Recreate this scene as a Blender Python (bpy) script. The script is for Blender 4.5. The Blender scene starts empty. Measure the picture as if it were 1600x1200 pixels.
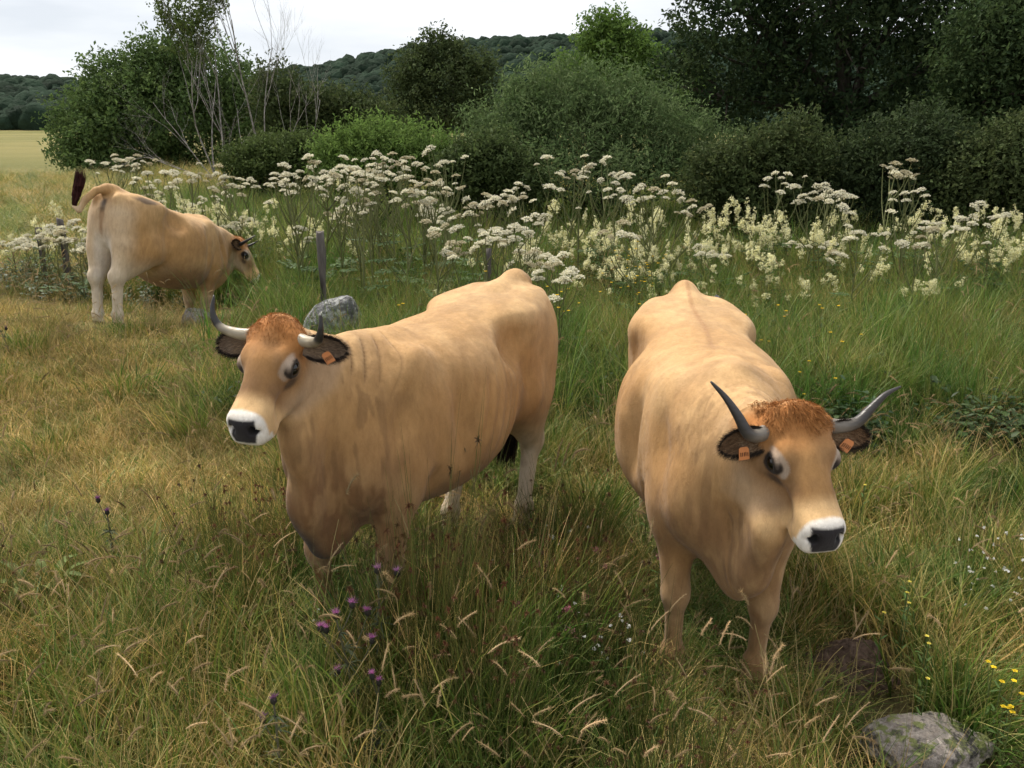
import bpy, bmesh, math, random
import numpy as np
from mathutils import Vector, Matrix

SC = bpy.context.scene
COL = SC.collection
RAD = math.radians
rng = np.random.default_rng(7)

# ------------------------------------------------------------------ camera
CAM_H = 2.25
PITCH = 17.3
FPX = 1300.0                       # focal length in pixels of the 1600 px wide photograph
cam_data = bpy.data.cameras.new('camera')
cam_data.sensor_width = 36.0
cam_data.lens = 36.0 * FPX / 1600.0
cam_data.clip_start = 0.05
cam_data.clip_end = 4000.0
cam = bpy.data.objects.new('camera', cam_data)
COL.objects.link(cam)
cam.location = (0, 0, CAM_H)
cam.rotation_euler = (RAD(90 - PITCH), 0, 0)
SC.camera = cam

# ------------------------------------------------------------------ sky and light (bright overcast)
SUN_EL, SUN_AZ = 56.0, -40.0       # azimuth: degrees clockwise from +Y (camera looks along +Y)
world = bpy.data.worlds.new('World')
SC.world = world
world.use_nodes = True
wn, wl = world.node_tree.nodes, world.node_tree.links
wn.clear()
w_out = wn.new('ShaderNodeOutputWorld')
w_bg = wn.new('ShaderNodeBackground')
w_sky = wn.new('ShaderNodeTexSky')
w_sky.sky_type = 'NISHITA'
w_sky.sun_disc = False
w_sky.sun_elevation = RAD(SUN_EL)
w_sky.sun_rotation = RAD(SUN_AZ)
w_sky.altitude = 1000
w_tc = wn.new('ShaderNodeTexCoord')
w_map = wn.new('ShaderNodeMapping')
w_map.inputs['Scale'].default_value = (1.0, 1.0, 5.0)
w_noise = wn.new('ShaderNodeTexNoise')
w_noise.inputs['Scale'].default_value = 3.2
w_noise.inputs['Detail'].default_value = 5
w_noise.inputs['Roughness'].default_value = 0.5
w_ramp = wn.new('ShaderNodeValToRGB')
w_ramp.color_ramp.elements[0].position = 0.36
w_ramp.color_ramp.elements[0].color = (9.6, 10.1, 10.8, 1)
w_ramp.color_ramp.elements[1].position = 0.62
w_ramp.color_ramp.elements[1].color = (12.8, 13.0, 13.3, 1)
w_mix = wn.new('ShaderNodeMixRGB')
w_mix.inputs['Fac'].default_value = 0.9
wl.new(w_tc.outputs['Generated'], w_map.inputs['Vector'])
wl.new(w_map.outputs['Vector'], w_noise.inputs['Vector'])
wl.new(w_noise.outputs['Fac'], w_ramp.inputs['Fac'])
wl.new(w_sky.outputs['Color'], w_mix.inputs['Color1'])
wl.new(w_ramp.outputs['Color'], w_mix.inputs['Color2'])
wl.new(w_mix.outputs['Color'], w_bg.inputs['Color'])
w_bg.inputs['Strength'].default_value = 0.058
wl.new(w_bg.outputs['Background'], w_out.inputs['Surface'])

sun_data = bpy.data.lights.new('sun', 'SUN')
sun_data.energy = 3.6
sun_data.angle = RAD(18)
sun_data.color = (1.0, 0.93, 0.82)
sun = bpy.data.objects.new('sun', sun_data)
COL.objects.link(sun)
_d = Vector((math.sin(RAD(SUN_AZ)) * math.cos(RAD(SUN_EL)), math.cos(RAD(SUN_AZ)) * math.cos(RAD(SUN_EL)), math.sin(RAD(SUN_EL))))
sun.rotation_euler = _d.to_track_quat('Z', 'Y').to_euler()

SC.view_settings.view_transform = 'Standard'
SC.view_settings.look = 'None'
SC.view_settings.exposure = 0.62
SC.view_settings.gamma = 1.0
SC.view_settings.use_curve_mapping = False
SC.cycles.use_denoising = True
SC.cycles.max_bounces = 4
SC.cycles.diffuse_bounces = 2
SC.cycles.use_adaptive_sampling = True
SC.cycles.adaptive_threshold = 0.04
SC.cycles.debug_use_spatial_splits = True
SC.cycles.transparent_max_bounces = 6
SC.cycles.caustics_reflective = False
SC.cycles.caustics_refractive = False

# ------------------------------------------------------------------ helpers
def tag(o, label=None, cat=None, group=None, kind=None):
    if label: o['label'] = label
    if cat: o['category'] = cat
    if group: o['group'] = group
    if kind: o['kind'] = kind
    return o

def empty(name, loc=(0, 0, 0), rz=0.0):
    o = bpy.data.objects.new(name, None)
    o.empty_display_size = 0.1
    COL.objects.link(o)
    o.location = loc
    o.rotation_euler = (0, 0, rz)
    return o

def mesh_obj(name, me, mat=None, parent=None, loc=None):
    o = bpy.data.objects.new(name, me)
    COL.objects.link(o)
    if mat is not None and len(me.materials) == 0:
        me.materials.append(mat)
    if parent is not None:
        o.parent = parent
    if loc is not None:
        o.location = loc
    return o

def np_mesh(name, V, F, smooth=True, cols=None, attr='col'):
    """V (n,3); F an (m,3) or (m,4) int array or a list of such arrays; cols (n,3) linear colours per vertex"""
    V = np.asarray(V, dtype=np.float32)
    Fs = F if isinstance(F, list) else [F]
    Fs = [np.asarray(f, dtype=np.int32) for f in Fs if len(f)]
    me = bpy.data.meshes.new(name)
    me.vertices.add(len(V))
    me.vertices.foreach_set('co', V.ravel())
    loops = np.concatenate([f.ravel() for f in Fs])
    sizes = np.concatenate([np.full(len(f), f.shape[1], np.int32) for f in Fs])
    starts = np.concatenate([[0], np.cumsum(sizes)[:-1]]).astype(np.int32)
    me.loops.add(len(loops))
    me.loops.foreach_set('vertex_index', loops)
    me.polygons.add(len(sizes))
    me.polygons.foreach_set('loop_start', starts)
    me.polygons.foreach_set('use_smooth', np.full(len(sizes), smooth))
    me.update(calc_edges=True)
    if cols is not None:
        a = me.color_attributes.new(attr, 'FLOAT_COLOR', 'POINT')
        c4 = np.ones((len(V), 4), np.float32)
        c4[:, :3] = cols
        a.data.foreach_set('color', c4.ravel())
    return me

class Acc:
    """collects vertices, faces and vertex colours into one mesh"""
    def __init__(s):
        s.V, s.F3, s.F4, s.C, s.n = [], [], [], [], 0
    def add(s, V, F, col=None):
        V = np.asarray(V, np.float32)
        F = np.asarray(F, np.int64)
        (s.F3 if F.shape[1] == 3 else s.F4).append(F + s.n)
        s.V.append(V)
        if col is not None:
            col = np.asarray(col, np.float32)
            s.C.append(np.broadcast_to(col, (len(V), 3)))
        s.n += len(V)
        return s
    def mesh(s, name, smooth=True):
        fs = []
        if s.F3: fs.append(np.concatenate(s.F3))
        if s.F4: fs.append(np.concatenate(s.F4))
        return np_mesh(name, np.concatenate(s.V), fs, smooth, np.concatenate(s.C) if s.C else None)

def unit(v):
    v = np.asarray(v, float)
    return v / max(1e-9, np.linalg.norm(v))

def catmull(P, n):
    """smooth curve through the control rows of P (any number of columns), n samples"""
    P = np.asarray(P, float)
    m = len(P)
    ext = np.vstack([2 * P[0] - P[1], P, 2 * P[-1] - P[-2]])
    t = np.linspace(0, m - 1 - 1e-9, n)
    i = t.astype(int)
    f = (t - i)[:, None]
    p0, p1, p2, p3 = ext[i], ext[i + 1], ext[i + 2], ext[i + 3]
    return 0.5 * ((2 * p1) + (-p0 + p2) * f + (2 * p0 - 5 * p1 + 4 * p2 - p3) * f ** 2 + (-p0 + 3 * p1 - 3 * p2 + p3) * f ** 3)

def tube(path, radii, seg=8, cap=True):
    """tube mesh (V, quads) along a path with a radius per point; ends closed to a point"""
    P = np.asarray(path, float)
    R = np.broadcast_to(np.asarray(radii, float), (len(P),))
    T = np.gradient(P, axis=0)
    T /= np.maximum(1e-9, np.linalg.norm(T, axis=1))[:, None]
    a = np.array([0.0, 0, 1]) if abs(T[0][2]) < 0.9 else np.array([1.0, 0, 0])
    N = np.cross(a, T[0]); N /= np.linalg.norm(N)
    ang = np.linspace(0, 2 * np.pi, seg, endpoint=False)
    rings = []
    for k in range(len(P)):
        N = N - T[k] * N.dot(T[k]); N /= max(1e-9, np.linalg.norm(N))
        B = np.cross(T[k], N)
        rings.append(P[k] + R[k] * (np.cos(ang)[:, None] * N + np.sin(ang)[:, None] * B))
    if cap:
        rings = [np.repeat(P[:1], seg, 0)] + rings + [np.repeat(P[-1:], seg, 0)]
    V = np.concatenate(rings)
    n = len(rings)
    i = np.arange(n - 1)[:, None] * seg
    j = np.arange(seg)[None, :]
    j2 = (j + 1) % seg
    F = np.stack([i + j, i + j2, i + seg + j2, i + seg + j], -1).reshape(-1, 4)
    return V, F

def vnoise(P, seed=0):
    """smooth value noise in [0,1] for an (n,3) array"""
    P = np.asarray(P, float)
    i = np.floor(P).astype(np.int64)
    f = P - i
    f = f * f * (3 - 2 * f)
    def h(a):
        n = a[:, 0] * 374761393 + a[:, 1] * 668265263 + a[:, 2] * 2147483647 + seed * 1274126177
        n = (n ^ (n >> 13)) * 1274126177
        n = n ^ (n >> 16)
        return (n & 0xFFFFFF) / float(0xFFFFFF)
    r = 0
    for dx in (0, 1):
        for dy in (0, 1):
            for dz in (0, 1):
                w = (f[:, 0] if dx else 1 - f[:, 0]) * (f[:, 1] if dy else 1 - f[:, 1]) * (f[:, 2] if dz else 1 - f[:, 2])
                r = r + w * h(i + np.array([dx, dy, dz]))
    return r

def fbm(P, octaves=3, seed=0):
    P = np.asarray(P, float)
    s, a, t = 0, 1.0, 0
    for o in range(octaves):
        s = s + a * vnoise(P * 2 ** o, seed + o)
        t += a
        a *= 0.5
    return s / t

def sstep(a, b, x):
    t = np.clip((np.asarray(x, float) - a) / (b - a), 0, 1)
    return t * t * (3 - 2 * t)

def mat_new(name, rough=0.8, spec=0.3):
    m = bpy.data.materials.new(name)
    m.use_nodes = True
    b = m.node_tree.nodes['Principled BSDF']
    b.inputs['Roughness'].default_value = rough
    b.inputs['Specular IOR Level'].default_value = spec
    return m, m.node_tree.nodes, m.node_tree.links, b

def noise_col(m_nodes, m_links, scale, c1, c2, detail=4, coord='Object', p=(0.35, 0.65), stretch=None, rough=0.6):
    tc = m_nodes.new('ShaderNodeTexCoord')
    nz = m_nodes.new('ShaderNodeTexNoise')
    nz.inputs['Scale'].default_value = scale
    nz.inputs['Detail'].default_value = detail
    nz.inputs['Roughness'].default_value = rough
    if stretch:
        mp = m_nodes.new('ShaderNodeMapping')
        mp.inputs['Scale'].default_value = stretch
        m_links.new(tc.outputs[coord], mp.inputs['Vector'])
        m_links.new(mp.outputs['Vector'], nz.inputs['Vector'])
    else:
        m_links.new(tc.outputs[coord], nz.inputs['Vector'])
    rp = m_nodes.new('ShaderNodeValToRGB')
    rp.color_ramp.elements[0].position = p[0]
    rp.color_ramp.elements[1].position = p[1]
    rp.color_ramp.elements[0].color = (*c1, 1)
    rp.color_ramp.elements[1].color = (*c2, 1)
    m_links.new(nz.outputs['Fac'], rp.inputs['Fac'])
    return nz, rp

def add_bump(nodes, links, bsdf, height, strength=0.3, dist=0.01):
    b = nodes.new('ShaderNodeBump')
    b.inputs['Strength'].default_value = strength
    b.inputs['Distance'].default_value = dist
    links.new(height, b.inputs['Height'])
    links.new(b.outputs['Normal'], bsdf.inputs['Normal'])

def at_dist(px, py, d):
    """world point on the ray through photo pixel (px, py) at horizontal distance d along +Y"""
    p = RAD(PITCH)
    xc, yc = (px - 800) / FPX, (600 - py) / FPX
    dirw = np.array([xc, math.cos(p) + yc * math.sin(p), -math.sin(p) + yc * math.cos(p)])
    return np.array([0, 0, CAM_H]) + dirw * (d / dirw[1])

def to_px(P):
    P = np.asarray(P, float)
    p = RAD(PITCH)
    q = P - np.array([0, 0, CAM_H])
    dep = q[..., 1] * math.cos(p) - q[..., 2] * math.sin(p)
    up = q[..., 1] * math.sin(p) + q[..., 2] * math.cos(p)
    return 800 + FPX * q[..., 0] / dep, 600 - FPX * up / dep, dep

# ------------------------------------------------------------------ cows: one continuous body surface each
class Field:
    """implicit surface on a rectilinear grid; shapes are blended in their own boxes only"""
    def __init__(s, xs, ys, zs):
        s.xs, s.ys, s.zs = [np.asarray(a, np.float32) for a in (xs, ys, zs)]
        s.F = np.full((len(xs), len(ys), len(zs)), 1e3, np.float32)
    def box(s, lo, hi):
        sl = []
        for a, l, h in zip((s.xs, s.ys, s.zs), lo, hi):
            sl.append(slice(max(0, np.searchsorted(a, l) - 1), min(len(a), np.searchsorted(a, h) + 1)))
        sl = tuple(sl)
        g = (s.xs[sl[0]][:, None, None], s.ys[sl[1]][None, :, None], s.zs[sl[2]][None, None, :])
        return sl, g
    def put(s, fn, lo, hi, k, cut=False):
        sl, g = s.box(np.asarray(lo) - 0.13, np.asarray(hi) + 0.13)
        if min(x.size for x in g) == 0:
            return
        d = fn(*g).astype(np.float32)
        a = s.F[sl]
        if cut:
            d = -d
            h = np.maximum(k - np.abs(a - d), 0) / k
            s.F[sl] = np.maximum(a, d) + h * h * k * 0.25
        else:
            h = np.maximum(k - np.abs(a - d), 0) / k
            s.F[sl] = np.minimum(a, d) - h * h * k * 0.25
    def ell(s, c, r, k=0.05, M=None, cut=False):
        """ellipsoid; M rows are its axes"""
        c, r = np.asarray(c, float), np.asarray(r, float)
        if M is None:
            M = np.eye(3)
        ext = np.sqrt(((M.T * r) ** 2).sum(1))
        def fn(X, Y, Z):
            x, y, z = X - c[0], Y - c[1], Z - c[2]
            q = [(M[i, 0] * x + M[i, 1] * y + M[i, 2] * z) for i in range(3)]
            k0 = np.sqrt(sum((q[i] / r[i]) ** 2 for i in range(3)) + 1e-12)
            k1 = np.sqrt(sum((q[i] / r[i] ** 2) ** 2 for i in range(3)) + 1e-12)
            return k0 * (k0 - 1) / k1
        s.put(fn, c - ext, c + ext, k, cut)
    def cone(s, a, b, ra, rb, k=0.04, w=None, fw=1.0, cut=False):
        """tapered capsule; along unit axis w its section is scaled by fw"""
        a, b = np.asarray(a, float), np.asarray(b, float)
        if w is None:
            w = np.array([0.0, 1, 0])
        w = unit(w)
        g = 1.0 / fw - 1.0
        a2, b2 = a + w * w.dot(a) * g, b + w * w.dot(b) * g
        ba = b2 - a2
        L2 = max(1e-9, ba.dot(ba))
        sc = min(1.0, fw)
        def fn(X, Y, Z):
            pw = (X * w[0] + Y * w[1] + Z * w[2]) * g
            x, y, z = X + pw * w[0] - a2[0], Y + pw * w[1] - a2[1], Z + pw * w[2] - a2[2]
            h = np.clip((x * ba[0] + y * ba[1] + z * ba[2]) / L2, 0, 1)
            return (np.sqrt((x - h * ba[0]) ** 2 + (y - h * ba[1]) ** 2 + (z - h * ba[2]) ** 2) - (ra + h * (rb - ra))) * sc
        m = max(ra, rb) * max(1, fw)
        s.put(fn, np.minimum(a, b) - m, np.maximum(a, b) + m, k, cut)
    def rbox(s, c, half, rnd, k=0.03, M=None, cut=False):
        c, half = np.asarray(c, float), np.asarray(half, float)
        if M is None:
            M = np.eye(3)
        ext = np.abs(M.T) @ (half + rnd)
        def fn(X, Y, Z):
            x, y, z = X - c[0], Y - c[1], Z - c[2]
            q = [np.abs(M[i, 0] * x + M[i, 1] * y + M[i, 2] * z) - half[i] for i in range(3)]
            o = np.sqrt(sum(np.maximum(v, 0) ** 2 for v in q))
            return o + np.minimum(np.maximum(np.maximum(q[0], q[1]), q[2]), 0) - rnd
        s.put(fn, c - ext, c + ext, k, cut)
    def loft(s, st, k=0.05, n=2.3):
        """trunk: rows x, top, bottom, half width, height of greatest width"""
        st = np.asarray(st, float)
        xx = s.xs.astype(float)
        t = catmull(st, 400)
        def ip(c):
            return np.interp(xx, t[:, 0], t[:, c])
        m = (xx >= st[0, 0]) & (xx <= st[-1, 0])
        i0, i1 = np.where(m)[0][[0, -1]]
        top, bot, hw, zw = [ip(c)[i0:i1 + 1][:, None, None] for c in (1, 2, 3, 4)]
        hw = np.maximum(hw, 0.01)
        Y, Z = s.ys[None, :, None], s.zs[None, None, :]
        up = np.maximum(top - zw, 0.01)
        dn = np.maximum(zw - bot, 0.01)
        dz = Z - zw
        # narrower towards the spine, fuller below
        hz = np.where(dz > 0, dz / up, -dz / dn)
        nn = np.where(dz > 0, n + 0.05, n + 0.1)
        q = (np.abs(Y / hw) ** nn + np.abs(hz) ** nn) ** (1 / nn)
        d = ((q - 1) * np.minimum(hw, np.minimum(up, dn) * 1.2)).astype(np.float32)
        a = s.F[i0:i1 + 1]
        h = np.maximum(k - np.abs(a - d), 0) / k
        s.F[i0:i1 + 1] = np.minimum(a, d) - h * h * k * 0.25
    def mesh(s):
        F, xs, ys, zs = s.F, s.xs, s.ys, s.zs
        ins = F < 0
        c = [ins[i:i - 1 or None, j:j - 1 or None, k:k - 1 or None] for i in (0, 1) for j in (0, 1) for k in (0, 1)]
        cnt = sum(a.astype(np.int8) for a in c)
        act = (cnt > 0) & (cnt < 8)
        I, J, K = np.where(act)
        idx = np.full(act.shape, -1, np.int32)
        idx[I, J, K] = np.arange(len(I))
        S = np.zeros((len(I), 3)); N = np.zeros(len(I))
        cr = [(i, j, k) for i in (0, 1) for j in (0, 1) for k in (0, 1)]
        for a in cr:
            for ax in range(3):
                if a[ax]: continue
                b = list(a); b[ax] = 1
                fa = F[I + a[0], J + a[1], K + a[2]].astype(float)
                fb = F[I + b[0], J + b[1], K + b[2]].astype(float)
                m = (fa < 0) != (fb < 0)
                t = np.where(m, fa / np.where(m, fa - fb, 1), 0)
                pa = np.stack([xs[I + a[0]], ys[J + a[1]], zs[K + a[2]]], 1)
                pb = np.stack([xs[I + b[0]], ys[J + b[1]], zs[K + b[2]]], 1)
                S += np.where(m[:, None], pa + (pb - pa) * t[:, None], 0)
                N += m
        V = S / N[:, None]
        quads = []
        def emit(m, offs, flip):
            i, j, k = np.where(m)
            q = np.stack([idx[i + o[0], j + o[1], k + o[2]] for o in offs], 1)
            sgn = ins[i + flip[0], j + flip[1], k + flip[2]]
            q[~sgn] = q[~sgn][:, ::-1]
            quads.append(q)
        mx = ins[:-1, 1:-1, 1:-1] != ins[1:, 1:-1, 1:-1]
        emit(mx, [(0, 0, 0), (0, 1, 0), (0, 1, 1), (0, 0, 1)], (0, 1, 1))
        my = ins[1:-1, :-1, 1:-1] != ins[1:-1, 1:, 1:-1]
        emit(my, [(0, 0, 0), (0, 0, 1), (1, 0, 1), (1, 0, 0)], (1, 0, 1))
        mz = ins[1:-1, 1:-1, :-1] != ins[1:-1, 1:-1, 1:]
        emit(mz, [(0, 0, 0), (1, 0, 0), (1, 1, 0), (0, 1, 0)], (1, 1, 0))
        Q = np.concatenate(quads)
        return V, Q[(Q >= 0).all(1)]

def rot_head(yaw, pitch, roll=0.0):
    """columns: u (towards the nose), s (left), n (out of the forehead) in cow space"""
    cy, sy, cp, sp = math.cos(yaw), math.sin(yaw), math.cos(pitch), math.sin(pitch)
    Rz = np.array([[cy, -sy, 0], [sy, cy, 0], [0, 0, 1]])
    Ry = np.array([[cp, 0, sp], [0, 1, 0], [-sp, 0, cp]])
    cr, sr = math.cos(roll), math.sin(roll)
    Rx = np.array([[1, 0, 0], [0, cr, -sr], [0, sr, cr]])
    return Rz @ Ry @ Rx

def axis_grid(lo, hi, flo, fhi, coarse, fine):
    out = [lo]
    while out[-1] < hi:
        x = out[-1]
        st = fine if flo <= x <= fhi else coarse
        if x < flo and x + st > flo: st = max(fine, flo - x)
        out.append(x + st)
    return np.array(out)

EYE = np.array([0.172, 0.095, -0.060])
NOSE_C, NOSE_T = np.array([.432, 0, -.078]), RAD(34)      # centre and upward tilt of the nose

def cow_body(p):
    R = rot_head(RAD(p['yaw']), RAD(p['pitch']), RAD(p.get('roll', 0)))
    O = np.asarray(p['poll'], float)
    hv = np.array(p.get('head', (.90, .98, .98)))
    hs = .96
    def H(u, s, n): return O + R @ (hv * np.array([u, s, n], float))
    M = R.T
    hc = np.array([H(u, s, n) for u in (-.08, .53) for s in (-.15, .15) for n in (-.29, .05)])
    flo, fhi = hc.min(0), hc.max(0)
    c, f = p['res']
    xs = axis_grid(-1.12, max(1.0, fhi[0] + .05), flo[0], fhi[0], c, f)
    ys = axis_grid(min(-.5, flo[1] - .05), max(.5, fhi[1] + .05), flo[1], fhi[1], c, f)
    zs = axis_grid(-.02, max(1.5, fhi[2] + .05), flo[2], fhi[2], c, f)
    G = Field(xs, ys, zs)
    w = p.get('belly', 1.0)
    # trunk
    G.loft([(-.95, 1.13, 1.00, .02, 1.06), (-.925, 1.20, .90, .13, 1.05), (-.86, 1.30, .80, .215, 1.07), (-.75, 1.350, .75, .262, 1.08), (-.60, 1.345, .73, .282, 1.08),
            (-.42, 1.328, .69, .292, 1.06), (-.25, 1.315, .62 - p.get('deep', 0) * .7, .325 * w, .95), (-.02, 1.300, .555 - p.get('deep', 0), .372 * w, .90), (.18, 1.295, .54 - p.get('deep', 0), .362 * w, .90),
            (.38, 1.312, .55 - p.get('deep', 0) * .7, .305, .93), (.55, 1.318, .57 - p.get('deep', 0) * .5, .262, .95), (.70, 1.25, .60 - p.get('deep', 0) * .4, .215, .95), (.80, 1.15, .66, .155, .92), (.86, 1.04, .76, .07, .90), (.875, .98, .84, .01, .90)])
    for s in (1, -1):
        # shoulder blade, point of shoulder, hip bone, pin bone, thigh
        G.ell((.47, s * .195, 1.02), (.13, .075, .26), .07, rot_head(0, RAD(-18)).T)
        G.ell((.69, s * .155, .86), (.12, .085, .15), .08)
        G.ell((.50, s * .205, .80), (.11, .075, .13), .06)
        G.ell((-.48, s * .205, 1.215), (.15, .085, .08), .13)
        G.ell((-.86, s * .115, 1.245), (.06, .045, .06), .07)
        G.ell((-.66, s * .155, 1.03), (.235, .125, .30), .06)
        G.ell((-.74, s * .140, .83), (.17, .115, .25), .06)
        G.ell((-.40, s * .215, .86), (.10, .055, .15), .08, rot_head(0, RAD(25)).T)
        # hollow in front of the hip, groove behind the shoulder
        bo = p.get('bony', .7)
        G.ell((-.27, s * .325, 1.15), (.12, .045 + .055 * bo, .095), .10, cut=True)
        if bo > .5: G.ell((-.47, s * .250, 1.232), (.055, .036, .030), .06)
        G.ell((.26, s * .405, .97), (.05, .115, .23), .085, cut=True)
        G.ell((.44, s * .31, .70), (.05, .07, .06), .06, cut=True)
        if p.get('bony', .7) > .5: G.cone((.42, s * .205, 1.19), (.57, s * .20, .95), .03, .03, .06)
        G.ell((.60, s * .30, 1.02), (.035, .075, .16), .07, rot_head(0, RAD(-22)).T, cut=True)
        G.ell((-.395, s * .385, .92), (.042, .105, .22), .075, rot_head(0, RAD(14)).T, cut=True)
    # crest of the back
    G.cone((-.82, 0, 1.335), (-.60, 0, 1.315), .045, .03, .09)
    G.ell((-.82, 0, 1.355), (.08, .035, .045), .06)
    G.cone((.30, 0, 1.27), (.55, 0, 1.285), .04, .05, .08)
    # cleft between the buttocks
    G.cone((-.99, 0, 1.17), (-.97, 0, .72), .03, .05, .05, cut=True)
    # udder
    G.ell((-.50, 0, .68), (.17, .13, .12), .06)
    # tail
    if p.get('tail') is not None:
        T = np.asarray(p['tail'], float)
        for i in range(len(T) - 1):
            G.cone(T[i, :3], T[i + 1, :3], T[i, 3], T[i + 1, 3], .04 if i < 2 else .015)
    # legs
    for kind, J in p['legs']:
        J = np.asarray(J, float)
        g = p.get('leg', 1.15)
        if kind == 'f':          # elbow, knee, fetlock, toe
            G.cone(J[0], J[1], .092 * g, .056 * g, .06, fw=.8)
            G.cone(J[0] + (0.02, 0, .10), J[0] + (.01, 0, -.05), .10, .085 * g, .07, fw=.8)
            G.ell(J[1], np.array((.048, .045, .065)) * g, .03)
            G.cone(J[1], J[2] + (0, 0, .03), .040 * g, .033 * g, .03, fw=.9)
            G.ell(J[2], np.array((.041, .039, .045)) * g, .03)
        else:                    # stifle, hock, fetlock, toe
            G.cone(J[0], J[1], .145 * g, .060 * g, .07, fw=.78)
            mid = (J[0] + J[1]) / 2
            G.cone(mid + (-.07, 0, .10), J[1] + (-.03, 0, .03), .115 * g, .030 * g, .06, fw=.8)
            G.ell(J[1] + (-.012, 0, .0), np.array((.062, .050, .070)) * g, .03)
            G.cone(J[1], J[2] + (0, 0, .03), .046 * g, .037 * g, .03, fw=.9)
            G.ell(J[2], np.array((.044, .043, .047)) * g, .03)
        dirf = unit((J[3] - J[2]) * (1, 1, 0) + (1e-3, 0, 0))
        sd = np.array([-dirf[1], dirf[0], 0])
        G.cone(J[2], J[3] + (0, 0, .06) - dirf * .03, .044, .046, .03)
        for s in (1, -1):
            G.cone(J[3] + (0, 0, .055) + sd * s * .026 - dirf * .035, J[3] + (0, 0, .028) + sd * s * .028 + dirf * .015, .035, .03, .012)
    # neck, dewlap
    N = np.asarray(p['neck'], float)          # x y z r
    lat = p.get('neck_lat', .62)
    thr = H(.06, 0, -.13)
    chain = [tuple(q) for q in N] + [(*thr, .096)]
    for a, b in zip(chain[:-1], chain[1:]):
        d = unit(np.array(b[:3]) - np.array(a[:3]))
        side = unit(np.cross([0, 0, 1], d))
        G.cone(a[:3], b[:3], a[3], b[3], .09 if b[3] > .10 else .04, w=side, fw=lat)
    D = [np.asarray(q, float) for q in p['dewlap']] + [H(.16, 0, -.25)]
    rr = p.get('dew_r', [.11, .10, .07, .04])
    for i in range(len(D) - 1):
        d = unit(D[i + 1] - D[i])
        side = unit(np.cross([0, 0, 1], d)) if abs(d[2]) < .97 else np.array([0, 1.0, 0])
        G.cone(D[i], D[i + 1], rr[i], rr[min(i + 1, len(rr) - 1)], .08, w=side, fw=.55)
    # head
    e = lambda c, r, k=.04, cut=False: G.ell(H(*c), np.array(r) * hv, k, M, cut)
    e((.085, 0, -.105), (.125, .100, .105))
    e((.16, 0, -.080), (.155, .090, .078), .05)
    G.cone(H(.19, 0, -.082), H(.42, 0, -.066), .083 * hs, .054 * hs, .05, w=R[:, 1], fw=.82)
    G.cone(H(.19, 0, -.14), H(.40, 0, -.10), .085 * hs, .055 * hs, .05, w=R[:, 1], fw=.85)
    e((.015, 0, -.035), (.065, .088, .05), .05)
    for s in (1, -1):
        e((.155, s * .054, -.160), (.115, .042, .100), .035)
        G.cone(H(.13, s * .045, -.235), H(.38, s * .030, -.130), .034 * hs, .028 * hs, .04)
        e((.145, s * .076, -.026), (.055, .030, .030), .03)
        e((.175, s * .075, -.062), (.048, .034, .040), .03)
        e((.30, s * .052, -.060), (.11, .022, .020), .05)
        e((.05, s * .090, -.052), (.035, .04, .035), .04)      # horn root
    for s in (1, -1):
        e((.315, s * .112, -.112), (.085, .047, .040), .05, True)
        e((.26, s * .128, -.03), (.05, .04, .03), .05, True)
    ct, st = math.cos(NOSE_T), math.sin(NOSE_T)
    Mn = np.array([[ct, 0, st], [0, 1, 0], [-st, 0, ct]]) @ M
    G.rbox(H(*NOSE_C), np.array([.020, .036, .030]) * hs, .031 * hs, .04, Mn)
    nose_pt = lambda a, b, c: H(*(NOSE_C + np.array([a * ct - c * st, b, a * st + c * ct])))
    for s in (1, -1):
        e((.440, s * .040, -.094), (.045, .032, .036), .03)
    e((.425, 0, -.140), (.055, .050, .028), .03)
    # mouth, nostrils, eye sockets
    e((.47, 0, -.122), (.065, .095, .0045), .012, True)
    for s in (1, -1):
        G.ell(nose_pt(.054, s * .042, .014), np.array((.022, .012, .017)), .010, Mn, True)
        G.ell(nose_pt(.048, s * .055, .004), np.array((.016, .012, .007)), .010, Mn, True)
        c = EYE * (1, s, 1)
        e(c + (0, s * .022, 0), (.030, .024, .021), .010, True)
        # lids
        A = [c + np.array([.030 * math.cos(t), s * (.010 + .007 * math.sin(t)), .026 * math.sin(t)]) for t in np.linspace(.05, math.pi - .05, 6)]
        for a, b in zip(A[:-1], A[1:]):
            G.cone(H(*a), H(*b), .0085 * hs, .0085 * hs, .012)
        A = [c + np.array([.030 * math.cos(t), s * (.006), .024 * math.sin(t)]) for t in np.linspace(-.05, -math.pi + .05, 6)]
        for a, b in zip(A[:-1], A[1:]):
            G.cone(H(*a), H(*b), .0075 * hs, .0075 * hs, .012)
    V, Q = G.mesh()
    # light relaxation
    e0 = np.concatenate([Q[:, [0, 1]], Q[:, [1, 2]], Q[:, [2, 3]], Q[:, [3, 0]]])
    for it in range(2):
        S = np.zeros_like(V); cn = np.bincount(e0[:, 0], minlength=len(V)) + np.bincount(e0[:, 1], minlength=len(V))
        for ax in range(3):
            S[:, ax] = np.bincount(e0[:, 0], V[e0[:, 1], ax], len(V)) + np.bincount(e0[:, 1], V[e0[:, 0], ax], len(V))
        lp = S / np.maximum(cn, 1)[:, None] - V
        V = V + lp * (.5 if it == 0 else .3)
    h = ((V - O) @ R) / hv
    return V, Q, h, R, O, hv, H

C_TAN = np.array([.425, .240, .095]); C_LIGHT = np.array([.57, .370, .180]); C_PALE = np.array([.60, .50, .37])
C_BROWN = np.array([.22, .122, .056]); C_RUST = np.array([.38, .155, .045]); C_DARK = np.array([.030, .022, .018])
C_WHITE = np.array([.78, .73, .66]); C_SLATE = np.array([.024, .021, .023])

def mixc(c, d, m):
    m = np.clip(m, 0, 1)[:, None]
    return c * (1 - m) + np.asarray(d) * m

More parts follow.
